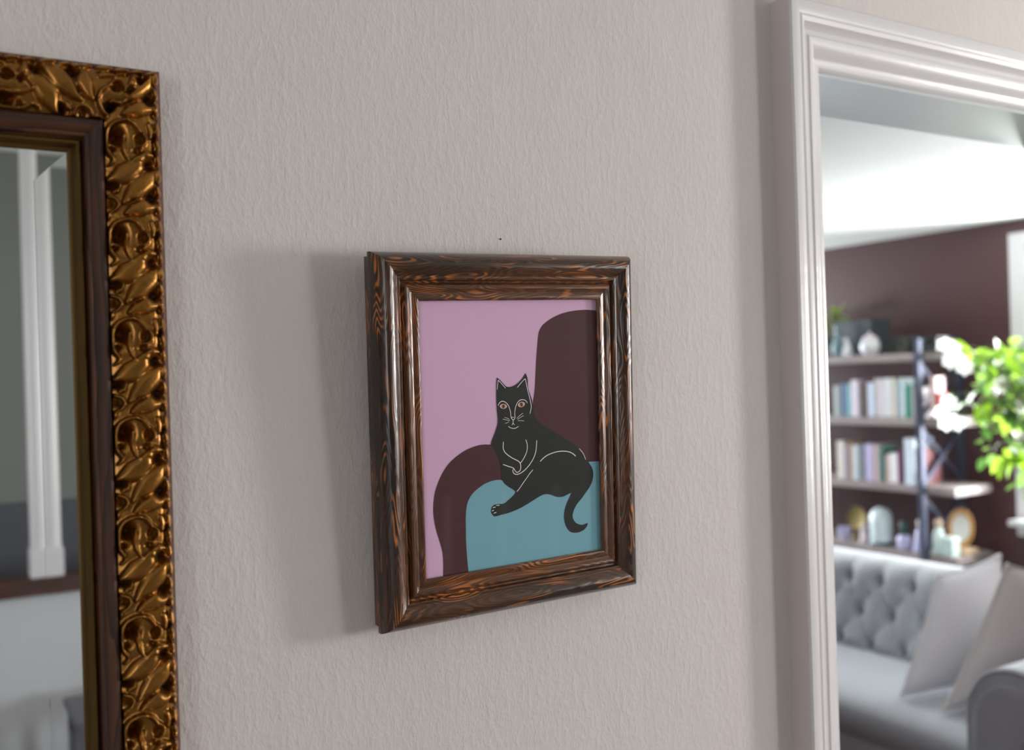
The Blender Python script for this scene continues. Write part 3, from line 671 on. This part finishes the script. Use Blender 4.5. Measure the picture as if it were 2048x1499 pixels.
row([(175, 300, 175, rgb(230, 224, 214), 'thick cream book at the doorway end of the row'), (300, 360, 240, rgb(178, 172, 196), 'lavender-grey narrow book'), (360, 415, 195, rgb(186, 146, 96), 'tan book'), (415, 520, 240, rgb(218, 222, 228), 'silver-white book'),
     (520, 580, 220, rgb(150, 164, 164), 'sage grey book'), (580, 640, 230, rgb(142, 142, 158), 'steel grey book'), (640, 760, 225, rgb(206, 198, 234), 'lilac book'), (760, 860, 235, rgb(206, 182, 184), 'dusty pink book'), (860, 905, 250, rgb(136, 182, 164), 'mint green book'),
     (905, 962, 330, rgb(54, 94, 100), 'dark teal short book'), (962, 1020, 395, rgb(226, 204, 184), 'small peach book'), (1020, 1170, 375, rgb(244, 238, 242), 'short thick white book'), (1170, 1235, 300, rgb(122, 52, 94), 'plum purple book'), (1235, 1300, 330, rgb(36, 50, 78), 'navy book'),
     (1480, 1530, 300, rgb(184, 206, 178), 'pale green thin book'), (1530, 1575, 290, rgb(150, 96, 100), 'faded red thin book')],
    1650, 860, 8.148, SH[2], G3, 'third shelf')
ya, yb = onX(1650+1300/8.148, 900, XB-0.005)[1], onX(1650+1452/8.148, 900, XB-0.005)[1]
book(yb, ya, SH[2]+ST, 0.232, 0.16, rgb(226, 238, 250), 'white hardback standing proud of the row on the third shelf', G3, tilt=0.0, xo=-0.012)
# books beyond the iron post
for (pa, pb, h, dp, col, lab) in [(1861, 1871, 0.205, 0.075, rgb(246, 206, 206), 'pale pink book just beyond the iron post on the second shelf'), (1872, 1880, 0.125, 0.055, rgb(222, 50, 46), 'small bright red book beyond the iron post on the second shelf')]:
    y1_, y0_ = onX(pa, 800, BX)[1], onX(pb, 800, BX)[1]
    book(y0_, y1_, SH[1]+ST, h, dp, col, lab, 'books beyond the post')

# ------------------------------------------------------------------ things on the shelves
def at_shelf(px, k, off=0.10):
    """point on shelf k (0 = top) below photo column px, off metres behind the shelf front"""
    z = SH[k]+ST; p = onX(px, 900, XB+off); return Vector((XB+off, p[1], z))
ceramic = mat('white_ceramic', rgb(232, 232, 236), 0.22); pinkc = mat('blush_ceramic', rgb(232, 214, 220), 0.3); greyp = mat('dark_grey_zinc', rgb(70, 80, 84), 0.55, var=0.15, vscale=15)
leafA = leaf_mat('bright_leaf', rgb(120, 160, 30), rgb(170, 206, 70)); leafB = leaf_mat('trailing_leaf', rgb(58, 96, 40), rgb(136, 172, 84))
stemM = mat('stem_green', rgb(92, 104, 52), 0.6); soil = mat('potting_soil', rgb(50, 38, 30), 0.95, bump=0.003, bscale=80)
def leaf_mesh(name, L, Wd, matl, curl=0.25):
    V, Fc = [], []; n = 7
    for i in range(n):
        t = i/(n-1); wd = Wd*math.sin(math.pi*min(1, t*0.96+0.03))**0.8*(1-0.25*t); z = -curl*L*t*t
        for s, dz in ((-1, 0.10), (0, 0.0), (1, 0.10)): V.append((L*t, s*wd/2, z+dz*wd))
    for i in range(n-1):
        for j in range(2): k = i*3+j; Fc.append((k, k+3, k+4, k+1))
    me = bpy.data.meshes.new(name); me.from_pydata(V, [], Fc); me.materials.append(matl)
    me.polygons.foreach_set('use_smooth', [True]*len(Fc)); return me

# zinc planter with a green plant (top shelf)
p = at_shelf(1733, 0, 0.17)
e = empty('planter', p); tag(e, 'dark grey flared zinc planter on the top bookcase shelf', 'planter')
def frustum(name, wx0, wy0, wx1, wy1, h, matl, parent, wall=0.006):
    V = [(sx*wx0/2, sy*wy0/2, 0) for sx, sy in ((-1, -1), (1, -1), (1, 1), (-1, 1))]+[(sx*wx1/2, sy*wy1/2, h) for sx, sy in ((-1, -1), (1, -1), (1, 1), (-1, 1))]
    V += [(sx*(wx1/2-wall), sy*(wy1/2-wall), h) for sx, sy in ((-1, -1), (1, -1), (1, 1), (-1, 1))]+[(sx*(wx0/2-wall), sy*(wy0/2-wall), wall) for sx, sy in ((-1, -1), (1, -1), (1, 1), (-1, 1))]
    f = [(0, 1, 2, 3), (12, 13, 14, 15)]
    for a, b2 in ((0, 4), (4, 8), (8, 12)):
        f += [(a+k, a+(k+1) % 4, b2+(k+1) % 4, b2+k) for k in range(4)]
    return fix_normals(mesh_obj(name, V, f, matl, parent))
frustum('body', 0.13, 0.19, 0.16, 0.235, 0.185, greyp, e)
boxes('rim', [(-0.082, 0.082, -0.119, -0.112, 0.178, 0.188), (-0.082, 0.082, 0.112, 0.119, 0.178, 0.188), (-0.082, -0.075, -0.119, 0.119, 0.178, 0.188), (0.075, 0.082, -0.119, 0.119, 0.178, 0.188)], greyp, e)
boxes('soil', [(-0.07, 0.07, -0.10, 0.10, 0.14, 0.15)], soil, e)
# trailing plant with bright leaves at the doorway end of the top shelf
p = at_shelf(1674, 0, 0.24)
e = empty('pot_plant', p); tag(e, 'small bright green plant in a glazed pot on the top bookcase shelf', 'plant')
lathe('pot', [(0, 0), (0.045, 0), (0.058, 0.10), (0.062, 0.105), (0.054, 0.105), (0.05, 0.085), (0, 0.085)], greyp, e)
lm = leaf_mesh('leaf', 0.085, 0.05, leafA)
for k in range(26):
    a = rng.uniform(0, 2*math.pi); hz = rng.uniform(0.12, 0.26); r = rng.uniform(0.02, 0.09)
    o = bpy.data.objects.new('leaf', lm); o.location = (r*math.cos(a), r*math.sin(a), hz); o.rotation_euler = (rng.uniform(-.5, .5), rng.uniform(-0.9, 0.2), a); link(o, e)
for k in range(6):
    a = k*1.05; tube('stem', [(0.01*math.cos(a), 0.01*math.sin(a), 0.08), (0.03*math.cos(a), 0.03*math.sin(a), 0.16), (0.06*math.cos(a), 0.06*math.sin(a), 0.22)], 0.003, stemM, e, 6)
# slender pale bud vase, leaning figurine, blush jar
p = at_shelf(1681, 0, 0.05)
v = lathe('bud_vase', [(0, 0), (0.022, 0), (0.030, 0.03), (0.024, 0.075), (0.012, 0.11), (0.012, 0.15), (0.017, 0.165), (0.013, 0.163), (0.008, 0.12), (0, 0.1)], mat('teal_glaze', rgb(120, 150, 156), 0.3), None, 20, loc=p)
tag(v, 'slender blue-grey bud vase on the top bookcase shelf', 'vase')
p = at_shelf(1701, 0, 0.05)
e = empty('figurine', p); tag(e, 'small white figurine standing before the zinc planter', 'figurine')
lathe('body', [(0, 0), (0.022, 0), (0.024, 0.02), (0.017, 0.05), (0.012, 0.07), (0, 0.075)], ceramic, e, 16)
lathe('head', [(0, -0.014), (0.010, -0.010), (0.014, 0), (0.010, 0.010), (0, 0.014)], ceramic, e, 14, loc=(-0.003, 0.004, 0.083))
p = at_shelf(1747, 0, 0.05)
e = empty('lidded_jar', p); tag(e, 'round blush white lidded jar on the top bookcase shelf', 'jar')
lathe('body', [(0, 0), (0.035, 0), (0.050, 0.025), (0.052, 0.050), (0.043, 0.075), (0.036, 0.082), (0, 0.082)], ceramic, e, 24)
lathe('lid', [(0.04, 0.082), (0.036, 0.092), (0.016, 0.103), (0.007, 0.106), (0.010, 0.116), (0, 0.121)], pinkc, e, 24)
# loudspeaker
dk = mat('speaker_black', rgb(52, 54, 52), 0.5); dk2 = mat('speaker_cone', rgb(70, 70, 60), 0.7)
p = at_shelf(1800, 0, 0.06)
e = empty('speaker', p); tag(e, 'small dark box loudspeaker with one round cone on the top shelf', 'speaker')
boxes('cabinet', [(0, 0.11, -0.083, 0.083, 0, 0.088)], dk, e, 0.004)
lathe('cone', [(0.036, 0), (0.034, 0.004), (0.030, 0.003), (0.010, -0.004), (0, -0.004)], dk2, e, 24, loc=(-0.003, -0.036, 0.045), rot=(0, -math.pi/2, 0))
lathe('dust_cap', [(0.010, 0), (0.006, 0.003), (0, 0.004)], mat('black_cap', rgb(14, 14, 14), 0.5), e, 16, loc=(-0.003, -0.036, 0.045), rot=(0, -math.pi/2, 0))
p = at_shelf(1877, 0, 0.10)
e = empty('storage_box', p); tag(e, 'small black storage box beyond the iron post on the top shelf', 'box')
boxes('box_body', [(-0.06, 0.06, -0.05, 0.05, 0, 0.06)], dk, e, 0.003); boxes('lid', [(-0.063, 0.063, -0.053, 0.053, 0.06, 0.078)], dk, e, 0.003)

# fourth shelf: ornaments
brass = mat('brass', rgb(128, 112, 64), 0.5, metal=0.5); 
def figure(px, off, h, body, head, label, group=None):
    p = at_shelf(px, 3, off); e = empty('figurine', p); tag(e, label, 'figurine', group)
    lathe('body', [(0, 0), (0.22*h, 0), (0.23*h, 0.06*h), (0.17*h, 0.35*h), (0.15*h, 0.55*h), (0.10*h, 0.72*h), (0.05*h, 0.76*h), (0, 0.77*h)], body, e, 18)
    lathe('head', [(0, -0.13*h), (0.08*h, -0.10*h), (0.12*h, 0), (0.09*h, 0.09*h), (0, 0.13*h)], head, e, 16, loc=(0, 0, 0.86*h))
    return e
lil = mat('lilac_glaze', rgb(196, 192, 226), 0.3); beige = mat('beige_glaze', rgb(206, 178, 148), 0.5)
p = at_shelf(1684, 3, 0.05); tag(lathe('cup', [(0, 0), (0.02, 0), (0.03, 0.03), (0.034, 0.07), (0.030, 0.07), (0.026, 0.03), (0, 0.01)], lil, None, 18, loc=p), 'small lilac cup on the lowest visible shelf', 'cup')
p = at_shelf(1710, 3, 0.12)
e = empty('brass_disc', p); tag(e, 'round antique brass disc on a foot on the lowest visible shelf', 'ornament')
lathe('disc', [(0, 0.006), (0.05, 0.006), (0.062, 0.010), (0.066, 0.004), (0.06, -0.006), (0, -0.006)], brass, e, 28, loc=(0, 0, 0.115), rot=(0, -math.pi/2+0.12, 0))
lathe('foot', [(0, 0), (0.035, 0), (0.030, 0.01), (0.008, 0.02), (0.007, 0.055), (0, 0.055)], brass, e, 18)
figure(1722, 0.04, 0.10, pinkc, pinkc, 'small blush pink figurine beside the brass disc')
p = at_shelf(1758, 3, 0.07)
e = empty('glass_cloche', p); tag(e, 'white round-topped glass cloche on a dark base on the lowest visible shelf', 'ornament')
lathe('base', [(0, 0), (0.064, 0), (0.066, 0.008), (0.060, 0.018), (0, 0.018)], mat('cloche_base', rgb(56, 84, 92), 0.4), e, 28)
lathe('dome', [(0.056, 0.018), (0.058, 0.06), (0.060, 0.12), (0.056, 0.155), (0.043, 0.180), (0.024, 0.193), (0, 0.197)], mat('frosted_white', rgb(222, 236, 240), 0.25), e, 28)
p = at_shelf(1803, 3, 0.04)
e = empty('bottle_jar', p); tag(e, 'white jar with a dark green stopper on the lowest visible shelf', 'jar')
lathe('body', [(0, 0), (0.03, 0), (0.036, 0.02), (0.036, 0.055), (0.028, 0.07), (0.018, 0.074), (0, 0.074)], lil, e, 20)
lathe('stopper', [(0.018, 0.074), (0.020, 0.085), (0.022, 0.125), (0.018, 0.140), (0, 0.145)], mat('dark_green', rgb(36, 70, 62), 0.4), e, 18)
figure(1836, 0.04, 0.165, lil, mat('cream_glaze', rgb(226, 216, 200), 0.35), 'pale lilac figurine with a cream head beside the iron post')
figure(1872, 0.06, 0.175, mat('pale_green', rgb(206, 222, 214), 0.35), beige, 'pale green figurine with a beige head just beyond the iron post')
p = at_shelf(1895, 3, 0.05)
e = empty('trinket_box', p); tag(e, 'pale green lidded trinket box on the lowest visible shelf', 'box')
boxes('box_body', [(-0.03, 0.03, -0.032, 0.032, 0, 0.075)], mat('pale_green_box', rgb(206, 226, 220), 0.4), e, 0.003); boxes('lid', [(-0.033, 0.033, -0.035, 0.035, 0.075, 0.09)], mat('pale_green_lid', rgb(216, 232, 226), 0.4), e, 0.003)
p = at_shelf(1926, 3, 0.14); p.y = SY0+0.07
e = empty('painted_plate', p); tag(e, 'oval painted plate with an ochre rim on a wooden stand at the shelf end', 'plate')
pl = lathe('plate', [(0, 0.004), (0.045, 0.004), (0.055, 0.009), (0.062, 0.012), (0.063, 0.009), (0.05, 0.0), (0, 0.0)], mat('ochre_glaze', rgb(200, 150, 86), 0.3), e, 30, loc=(0, 0, 0.125), rot=(0, -math.pi/2+0.15, 0.35)); pl.scale = (1.55, 1, 1)
pc = lathe('plate_centre', [(0, 0.006), (0.044, 0.006), (0.044, 0.0045), (0, 0.0045)], mat('white_glaze', rgb(236, 234, 228), 0.25), e, 28, loc=(0, 0, 0.125), rot=(0, -math.pi/2+0.15, 0.35)); pc.scale = (1.5, 1, 1)
boxes('stand', [(-0.05, 0.06, -0.055, 0.055, 0, 0.028)], beige, e, 0.004)

# ------------------------------------------------------------------ flowering plant by the window
pp = Vector((4.02, 1.16, 0))
st = empty('plant_stand', pp); tag(st, 'tall round wooden plant stand beside the living room window', 'stand')
lathe('stand_top', [(0, 0.93), (0.14, 0.93), (0.145, 0.94), (0.14, 0.955), (0, 0.955)], M['oak_floor'], st, 28)
for k in range(3):
    a = k*2.094+0.4; tube('leg', [(0.10*math.cos(a), 0.10*math.sin(a), 0.93), (0.15*math.cos(a), 0.15*math.sin(a), 0.0)], 0.014, M['oak_floor'], st)
fp = empty('flowering_plant', (pp.x, pp.y, 0.955)); tag(fp, 'bushy green houseplant with white blossoms arching in front of the window', 'plant')
lathe('pot', [(0, 0), (0.09, 0), (0.115, 0.16), (0.122, 0.17), (0.108, 0.17), (0.10, 0.14), (0, 0.14)], ceramic, fp, 28)
lathe('soil', [(0, 0.145), (0.10, 0.145), (0.10, 0.14), (0, 0.14)], soil, fp, 20)
base = Vector((pp.x, pp.y, 0.955))
lm2 = [leaf_mesh('leaf', 0.078, 0.046, leafB, 0.3), leaf_mesh('leaf', 0.062, 0.040, leafB, 0.2), leaf_mesh('leaf', 0.090, 0.052, leafA, 0.35)]
tips = [(1905, 700), (1925, 745), (1905, 790), (1935, 690), (1975, 690), (2020, 680), (2050, 720), (1930, 840), (1960, 905), (1985, 935), (2035, 890), (1960, 760), (2000, 800), (2030, 780), (1955, 800), (1990, 860), (2045, 950), (2060, 800), (2080, 700), (2110, 660), (2150, 720), (2120, 780), (2040, 985), (1995, 730), (1970, 850), (1945, 720), (2015, 740)]
for (tx, ty) in tips:
    X = pp.x+rng.uniform(-0.16, 0.16); q = Vector(onX(tx, ty, X))-base
    mid = Vector((q.x*0.35, q.y*0.35, max(q.z, 0.2)*0.75+0.14+max(0, 0.10-q.z*0.1)))
    s0 = Vector((rng.uniform(-.03, .03), rng.uniform(-.03, .03), 0.14))
    pts = [s0*(1-t)**2+mid*2*t*(1-t)+q*t*t for t in np.linspace(0, 1, 9)]
    tube('stem', pts, [0.004-0.0003*i for i in range(9)], stemM, fp, 5)
    for k in range(8):
        t = rng.uniform(0.60, 1.0); c = s0*(1-t)**2+mid*2*t*(1-t)+q*t*t
        o = bpy.data.objects.new('leaf', lm2[int(rng.integers(0, 3))])
        o.location = c+Vector(rng.uniform(-0.035, 0.035, 3).tolist()); o.rotation_euler = (rng.uniform(-0.8, 0.8), rng.uniform(-0.4, 1.2), rng.uniform(0, 2*math.pi)); link(o, fp)
# blossoms: five petals and a centre
petal = leaf_mesh('petal', 0.038, 0.034, leaf_mat('white_petal', rgb(252, 250, 248), rgb(255, 255, 252)), 0.15); yc = mat('flower_centre', rgb(214, 190, 90), 0.6)
for (tx, ty) in [(1890, 690), (1908, 700), (1918, 722), (1900, 722), (1880, 822), (1898, 806), (1905, 842), (1925, 850), (1930, 735), (1893, 845), (2003, 770)]:
    X = pp.x-0.05+rng.uniform(-0.06, 0.04); c = Vector(onX(tx, ty, X))-base
    f = lathe('blossom', [(0, -0.004), (0.006, -0.002), (0.006, 0.003), (0, 0.006)], yc, fp, 10, loc=c, rot=(rng.uniform(-.5, .5), -1.2+rng.uniform(-.4, .4), rng.uniform(-.8, .8)))
    for k in range(6):
        o = bpy.data.objects.new('petal', petal); o.rotation_euler = (0, -0.25, k*math.pi/3); link(o, f)
    q = c; mid = Vector((q.x*0.4, q.y*0.4, q.z*0.8+0.12)); s0 = Vector((0, 0, 0.14))
    tube('stem', [s0*(1-t)**2+mid*2*t*(1-t)+q*t*t for t in np.linspace(0, 1, 8)], 0.0025, stemM, fp, 5)

# ------------------------------------------------------------------ tufted sofa
fabric = mat('grey_linen', rgb(176, 179, 184), 0.85, var=0.06, vscale=120, bump=0.0006, bscale=500, sheen=0.2)
XA, XBK = 2.80, 3.42                          # front of the sofa, foot of the back cushion
Y0s, Y1s = 0.50, 2.70
ARMW = 0.27
so = empty('sofa', (3.25, 1.6, 0)); tag(so, 'grey buttoned sofa with rolled arms in front of the bookcase', 'sofa')
sl = Vector(so.location)
def sp(name, V, Fc, matl=fabric, smooth=True, ang=60, parent=so):
    o = mesh_obj(name, [Vector(v)-sl for v in V], Fc, matl, parent, smooth=smooth); fix_normals(o)
    if smooth: sharp(o, ang)
    return o
# back: front face leans, rolls over the top and down behind; puffs between buttons
by0, by1 = Y0s+ARMW, Y1s-ARMW
path = [(3.42, 0.38), (3.445, 0.46), (3.47, 0.54), (3.495, 0.62), (3.508, 0.685), (3.530, 0.728), (3.585, 0.752), (3.655, 0.752), (3.715, 0.720), (3.745, 0.665), (3.75, 0.60), (3.75, 0.35), (3.75, 0.12)]
Pp = smooth_open(path, 6); Pp = np.array(Pp); seg = np.r_[0, np.cumsum(np.hypot(*np.diff(Pp, axis=0).T))]
DS, DT = 0.157, 0.130
YB0 = float(onX(1760, 1157, 3.51)[1]); TB0 = float(np.interp(0.700, Pp[:28, 1], seg[:28]))
ny = 260; ys = np.linspace(by0-0.01, by1+0.01, ny)
V = []
for i in range(ny):
    for j in range(len(Pp)):
        a0, b0 = Pp[max(j-1, 0)], Pp[min(j+1, len(Pp)-1)]; t = (b0-a0)/np.linalg.norm(b0-a0); nx_, nz_ = -t[1], t[0]
        r = (TB0-seg[j])/DT; q = (ys[i]-YB0)/DS
        fade = min(1, max(0, (seg[j]-0.02)/0.05))*min(1, max(0, (0.66-seg[j])/0.15))
        ra = r if r >= 0 else 0.0                        # above the top buttons: straight pleats over the roll
        A, B = q+ra/2, q-ra/2
        pf = (abs(math.sin(math.pi*A))*abs(math.sin(math.pi*B)))**0.42
        if r < 0: pf = pf+(1-pf)*min(1, -r/0.9)
        bk = round(r) if r > -0.5 else 0; bq = q-0.5*(bk % 2); bq -= round(bq)
        bd = math.hypot(bq*DS, (r-bk)*DT)
        h = (0.034*(0.45+0.55*pf)-0.046*math.exp(-(bd/0.024)**2))*fade
        V.append((Pp[j][0]+nx_*h, ys[i], Pp[j][1]+nz_*h))
back = sp('backrest', V, grid_faces(ny, len(Pp)))
bm_ = lathe('button', [(0, -0.004), (0.010, -0.002), (0.011, 0.001), (0.007, 0.005), (0, 0.006)], fabric, back, 12)
bdata = bm_.data; bpy.data.objects.remove(bm_)
for rrow in range(0, 3):
    sd = TB0-rrow*DT; bx, bz = float(np.interp(sd, seg, Pp[:, 0])), float(np.interp(sd, seg, Pp[:, 1]))
    for k in range(-8, 9):
        yy = YB0+(k+0.5*(rrow % 2))*DS
        if by0+0.03 < yy < by1-0.03:
            o = bpy.data.objects.new('button', bdata); o.location = Vector((bx+0.022, yy, bz-0.006))-sl; o.rotation_euler = (0, -math.pi/2+0.3, 0); link(o, back)
# seat cushion with a rounded front, base and plinth
sec = [(3.44, 0.30), (3.44, 0.40), (3.36, 0.428), (3.15, 0.436), (2.98, 0.43), (2.90, 0.415), (2.862, 0.385), (2.855, 0.345), (2.872, 0.305), (2.90, 0.295)]
sec = [tuple(q) for q in smooth_open(sec, 4)]
V = []; yy = np.linspace(by0+0.005, by1-0.005, 80)
for i, y in enumerate(yy):
    sag = 0.010*math.sin(math.pi*i/79)
    for (x, z) in sec: V.append((x, y, z+(sag if z > 0.38 else 0)))
f = grid_faces(80, len(sec)); n_ = len(sec); f += [tuple(range(n_)), tuple(79*n_+k for k in range(n_))]
sp('seat_cushion', V, f)
o = boxes('seat_base', [(2.87-sl.x, 3.74-sl.x, by0-sl.y, by1-sl.y, 0.10, 0.30)], fabric, so, 0.01)
def arm(y_in, sgn):
    """rolled arm; y_in = inner face, sgn = direction outwards along Y"""
    pr = [(0.0, 0.10), (0.0, 0.54), (0.012, 0.60), (0.045, 0.655), (0.10, 0.69), (0.16, 0.70), (0.22, 0.69), (0.265, 0.655), (0.285, 0.605), (0.27, 0.555), (0.235, 0.525), (0.20, 0.50), (0.195, 0.44), (0.195, 0.10)]
    pr = [tuple(q) for q in smooth_open(pr, 4)]
    V = []; xs = [XA, XA+0.012, XA+0.05, 3.3, 3.7, 3.745]; sc_ = [0.94, 1.0, 1, 1, 1, 0.97]
    for x, s in zip(xs, sc_):
        for (a, z) in pr: V.append((x, y_in+sgn*(0.13+(a-0.13)*s), 0.4+(z-0.4)*s))
    n = len(pr); f = grid_faces(6, n, cv=True)+[tuple(range(n)), tuple(5*n+k for k in range(n))]
    a_ = sp('arm', V, f, ang=50)
    # facing panel and piping on the front
    sp('front_panel', [(XA-0.006, y_in+sgn*(0.13+(a-0.13)*0.72), 0.42+(z-0.42)*0.80) for a, z in pr]+[(XA+0.004, y_in+sgn*(0.13+(a-0.13)*0.78), 0.42+(z-0.42)*0.84) for a, z in pr],
       [tuple(range(n))]+[(k, (k+1) % n, n+(k+1) % n, n+k) for k in range(n)], ang=40)
    pts = [Vector((XA+0.003, y_in+sgn*(0.13+(a-0.13)*0.97), 0.4+(z-0.4)*0.975))-sl for a, z in pr]
    tube('piping', pts, 0.0055, fabric, so, 6)
arm(Y0s+ARMW+0.03, -1); arm(Y1s-ARMW-0.03, 1)
legm = mat('dark_leg', rgb(46, 32, 24), 0.4)
for x in (2.88, 3.66):
    for y in (Y0s+0.16, Y1s-0.16):
        lathe('leg', [(0, 0), (0.018, 0), (0.026, 0.05), (0.030, 0.10), (0, 0.10)], legm, so, 16, loc=Vector((x, y, 0))-sl)
# cushions leaning in the corner
def pillow(label, corners, thick, matl):
    c = [np.array(q, float) for q in corners]         # BL, BR, TR, TL
    nrm = np.cross(c[1]-c[0], c[3]-c[0]); nrm /= np.linalg.norm(nrm)
    n = 24; V = []; ctr = sum(c)/4
    for side in (1, -1):
        for i in range(n):
            for j in range(n):
                u, v = i/(n-1), j/(n-1)
                # pull the edge middles in a little so the corners stay pointed
                eu, ev = 2*u-1, 2*v-1
                uu = 0.5+0.5*eu*(1-0.07*(1-ev*ev)); vv = 0.5+0.5*ev*(1-0.07*(1-eu*eu))
                p = c[0]*(1-uu)*(1-vv)+c[1]*uu*(1-vv)+c[2]*uu*vv+c[3]*(1-uu)*vv
                h = thick/2*((1-abs(eu)**2.6)*(1-abs(ev)**2.6))**0.55
                V.append(p+nrm*h*side-ctr)
    f = grid_faces(n, n)+[tuple(n*n+k for k in q) for q in grid_faces(n, n)]
    e = empty('cushion', ctr); tag(e, label, 'cushion', 'scatter cushions on the sofa')
    o = mesh_obj('cushion_cover', V, f, matl, e, smooth=True)
    bm = bmesh.new(); bm.from_mesh(o.data); bmesh.ops.remove_doubles(bm, verts=bm.verts, dist=1e-5); bmesh.ops.recalc_face_normals(bm, faces=bm.faces); bm.to_mesh(o.data); bm.free()
    edge = [V[i*n] for i in range(n)]+[V[(n-1)*n+j] for j in range(n)]+[V[i*n+n-1] for i in range(n-1, -1, -1)]+[V[j] for j in range(n-1, -1, -1)]
    tube('piped_edge', edge, 0.006, matl, e, 6)
    return e
white_l = mat('white_linen', rgb(238, 238, 242), 0.85, bump=0.0004, bscale=400); oat = mat('oatmeal_linen', rgb(214, 208, 206), 0.85, bump=0.0005, bscale=400)
P1 = [onZ(1800, 1392, 0.450), (3.40, 1.06, 0.450), onX(2000, 1108, 3.47), onX(1876, 1150, 3.24)]
P2 = [onZ(1886, 1421, 0.450), (3.38, 0.88, 0.450), (3.53, 0.83, 0.86), onX(2014, 1128, 3.30)]
pillow('white piped scatter cushion leaning on the sofa back', P1, 0.11, white_l)
pillow('oatmeal piped scatter cushion between the white one and the sofa arm', P2, 0.11, oat)

# ------------------------------------------------------------------ what the mirror shows: stair side of the hall
UF = 2*gy                                                            # mirror plane folded
def refl(px, py, Y): q = onY(px, py, UF-Y); return Vector((q[0], Y, q[2]))
HWY = -2.90
zc0, zc1 = refl(0, 1196, HWY).z, refl(0, 1162, HWY).z
struct(boxes('wall_half_height', [(-1.6, 1.7, HWY-0.10, HWY+0.02, 0, zc0)], M['hall_white']), 'white half-height wall along the stair', 'wall')
cap = boxes('trim_2', [(-1.65, 1.65, -0.075, 0.045, 0, zc1-zc0)], wood_mat('brown_cap', rgb(52, 28, 18), rgb(78, 42, 26), rgb(96, 54, 34), 0.7, 0.4), None, 0.006)
cap.location = (0.05, HWY, zc0); struct(cap, 'brown wooden cap on the half-height stair wall', 'trim')
struct(boxes('wall_dado', [(-1.6, 3.6, -3.5, -3.46, 0, refl(20, 1008, -3.46).z)], mat('dark_grey_dado', rgb(70, 70, 76), 0.6)), 'dark grey dado panel low on the back wall', 'wall')
xl, xr = refl(50, 800, HWY).x, refl(88, 800, HWY).x
pst = empty('stair_post', ((xl+xr)/2, HWY, zc1)); tag(pst, 'white round stair post on a square block, seen in the mirror', 'post')
r_ = (xr-xl)/2
lathe('shaft', [(0, 0.10), (r_*1.05, 0.10), (r_, 0.13), (r_*0.97, 0.8), (r_*0.92, HCEIL-zc1), (0, HCEIL-zc1)], M['white_paint'], pst, 28)
boxes('plinth_block', [(-r_*1.12, r_*1.12, -r_*1.1, r_*1.1, 0, 0.105)], M['white_paint'], pst, 0.004)
# slatted bench under the stair wall
b0 = refl(122, 1440, -2.45)
sb = empty('slatted_bench', (b0.x+0.45, -2.55, 0)); tag(sb, 'grey slatted bench in the hall, its corner seen in the mirror', 'bench')
gs = mat('grey_painted_slat', rgb(96, 96, 104), 0.5)
for k in range(9): boxes('slat', [(-0.45+k*0.10, -0.45+k*0.10+0.07, -0.16, 0.16, b0.z-0.025, b0.z)], gs, sb, 0.003)
for y in (-0.12, 0.12): boxes('bench_rail', [(-0.44, 0.42, y-0.015, y+0.015, b0.z-0.07, b0.z-0.025)], gs, sb)
for x in (-0.42, 0.38):
    for y in (-0.12, 0.12): boxes('leg', [(x-0.02, x+0.02, y-0.02, y+0.02, 0, b0.z-0.07)], gs, sb)

# white balustrade carrying on from the half-height wall (its uprights show faintly in the picture glass)
def refl_pic(px, py, Y):
    d = ray(px, py); t = ((PC-CAM)@N2)/(d@N2); q = CAM+t*d; r = d-2*(d@N2)*N2
    return Vector(q+r*((Y-q[1])/r[1]))
xa, xb = refl_pic(893, 1000, -2.6).x, refl_pic(1004, 1000, -2.6).x
stp = xb-xa
ba = empty('stair_balustrade', (xa, -2.6, 0)); tag(ba, 'white stair balustrade with a wooden handrail facing the picture', 'balustrade')
for k in range(-1, 4): boxes('baluster', [(k*stp-0.014, k*stp+0.014, -0.016, 0.016, 0, 0.90)], M['white_paint'], ba, 0.003)
boxes('handrail', [(-stp-0.06, 3*stp+0.06, -0.03, 0.03, 0.90, 0.95)], cap.data.materials[0], ba, 0.008)
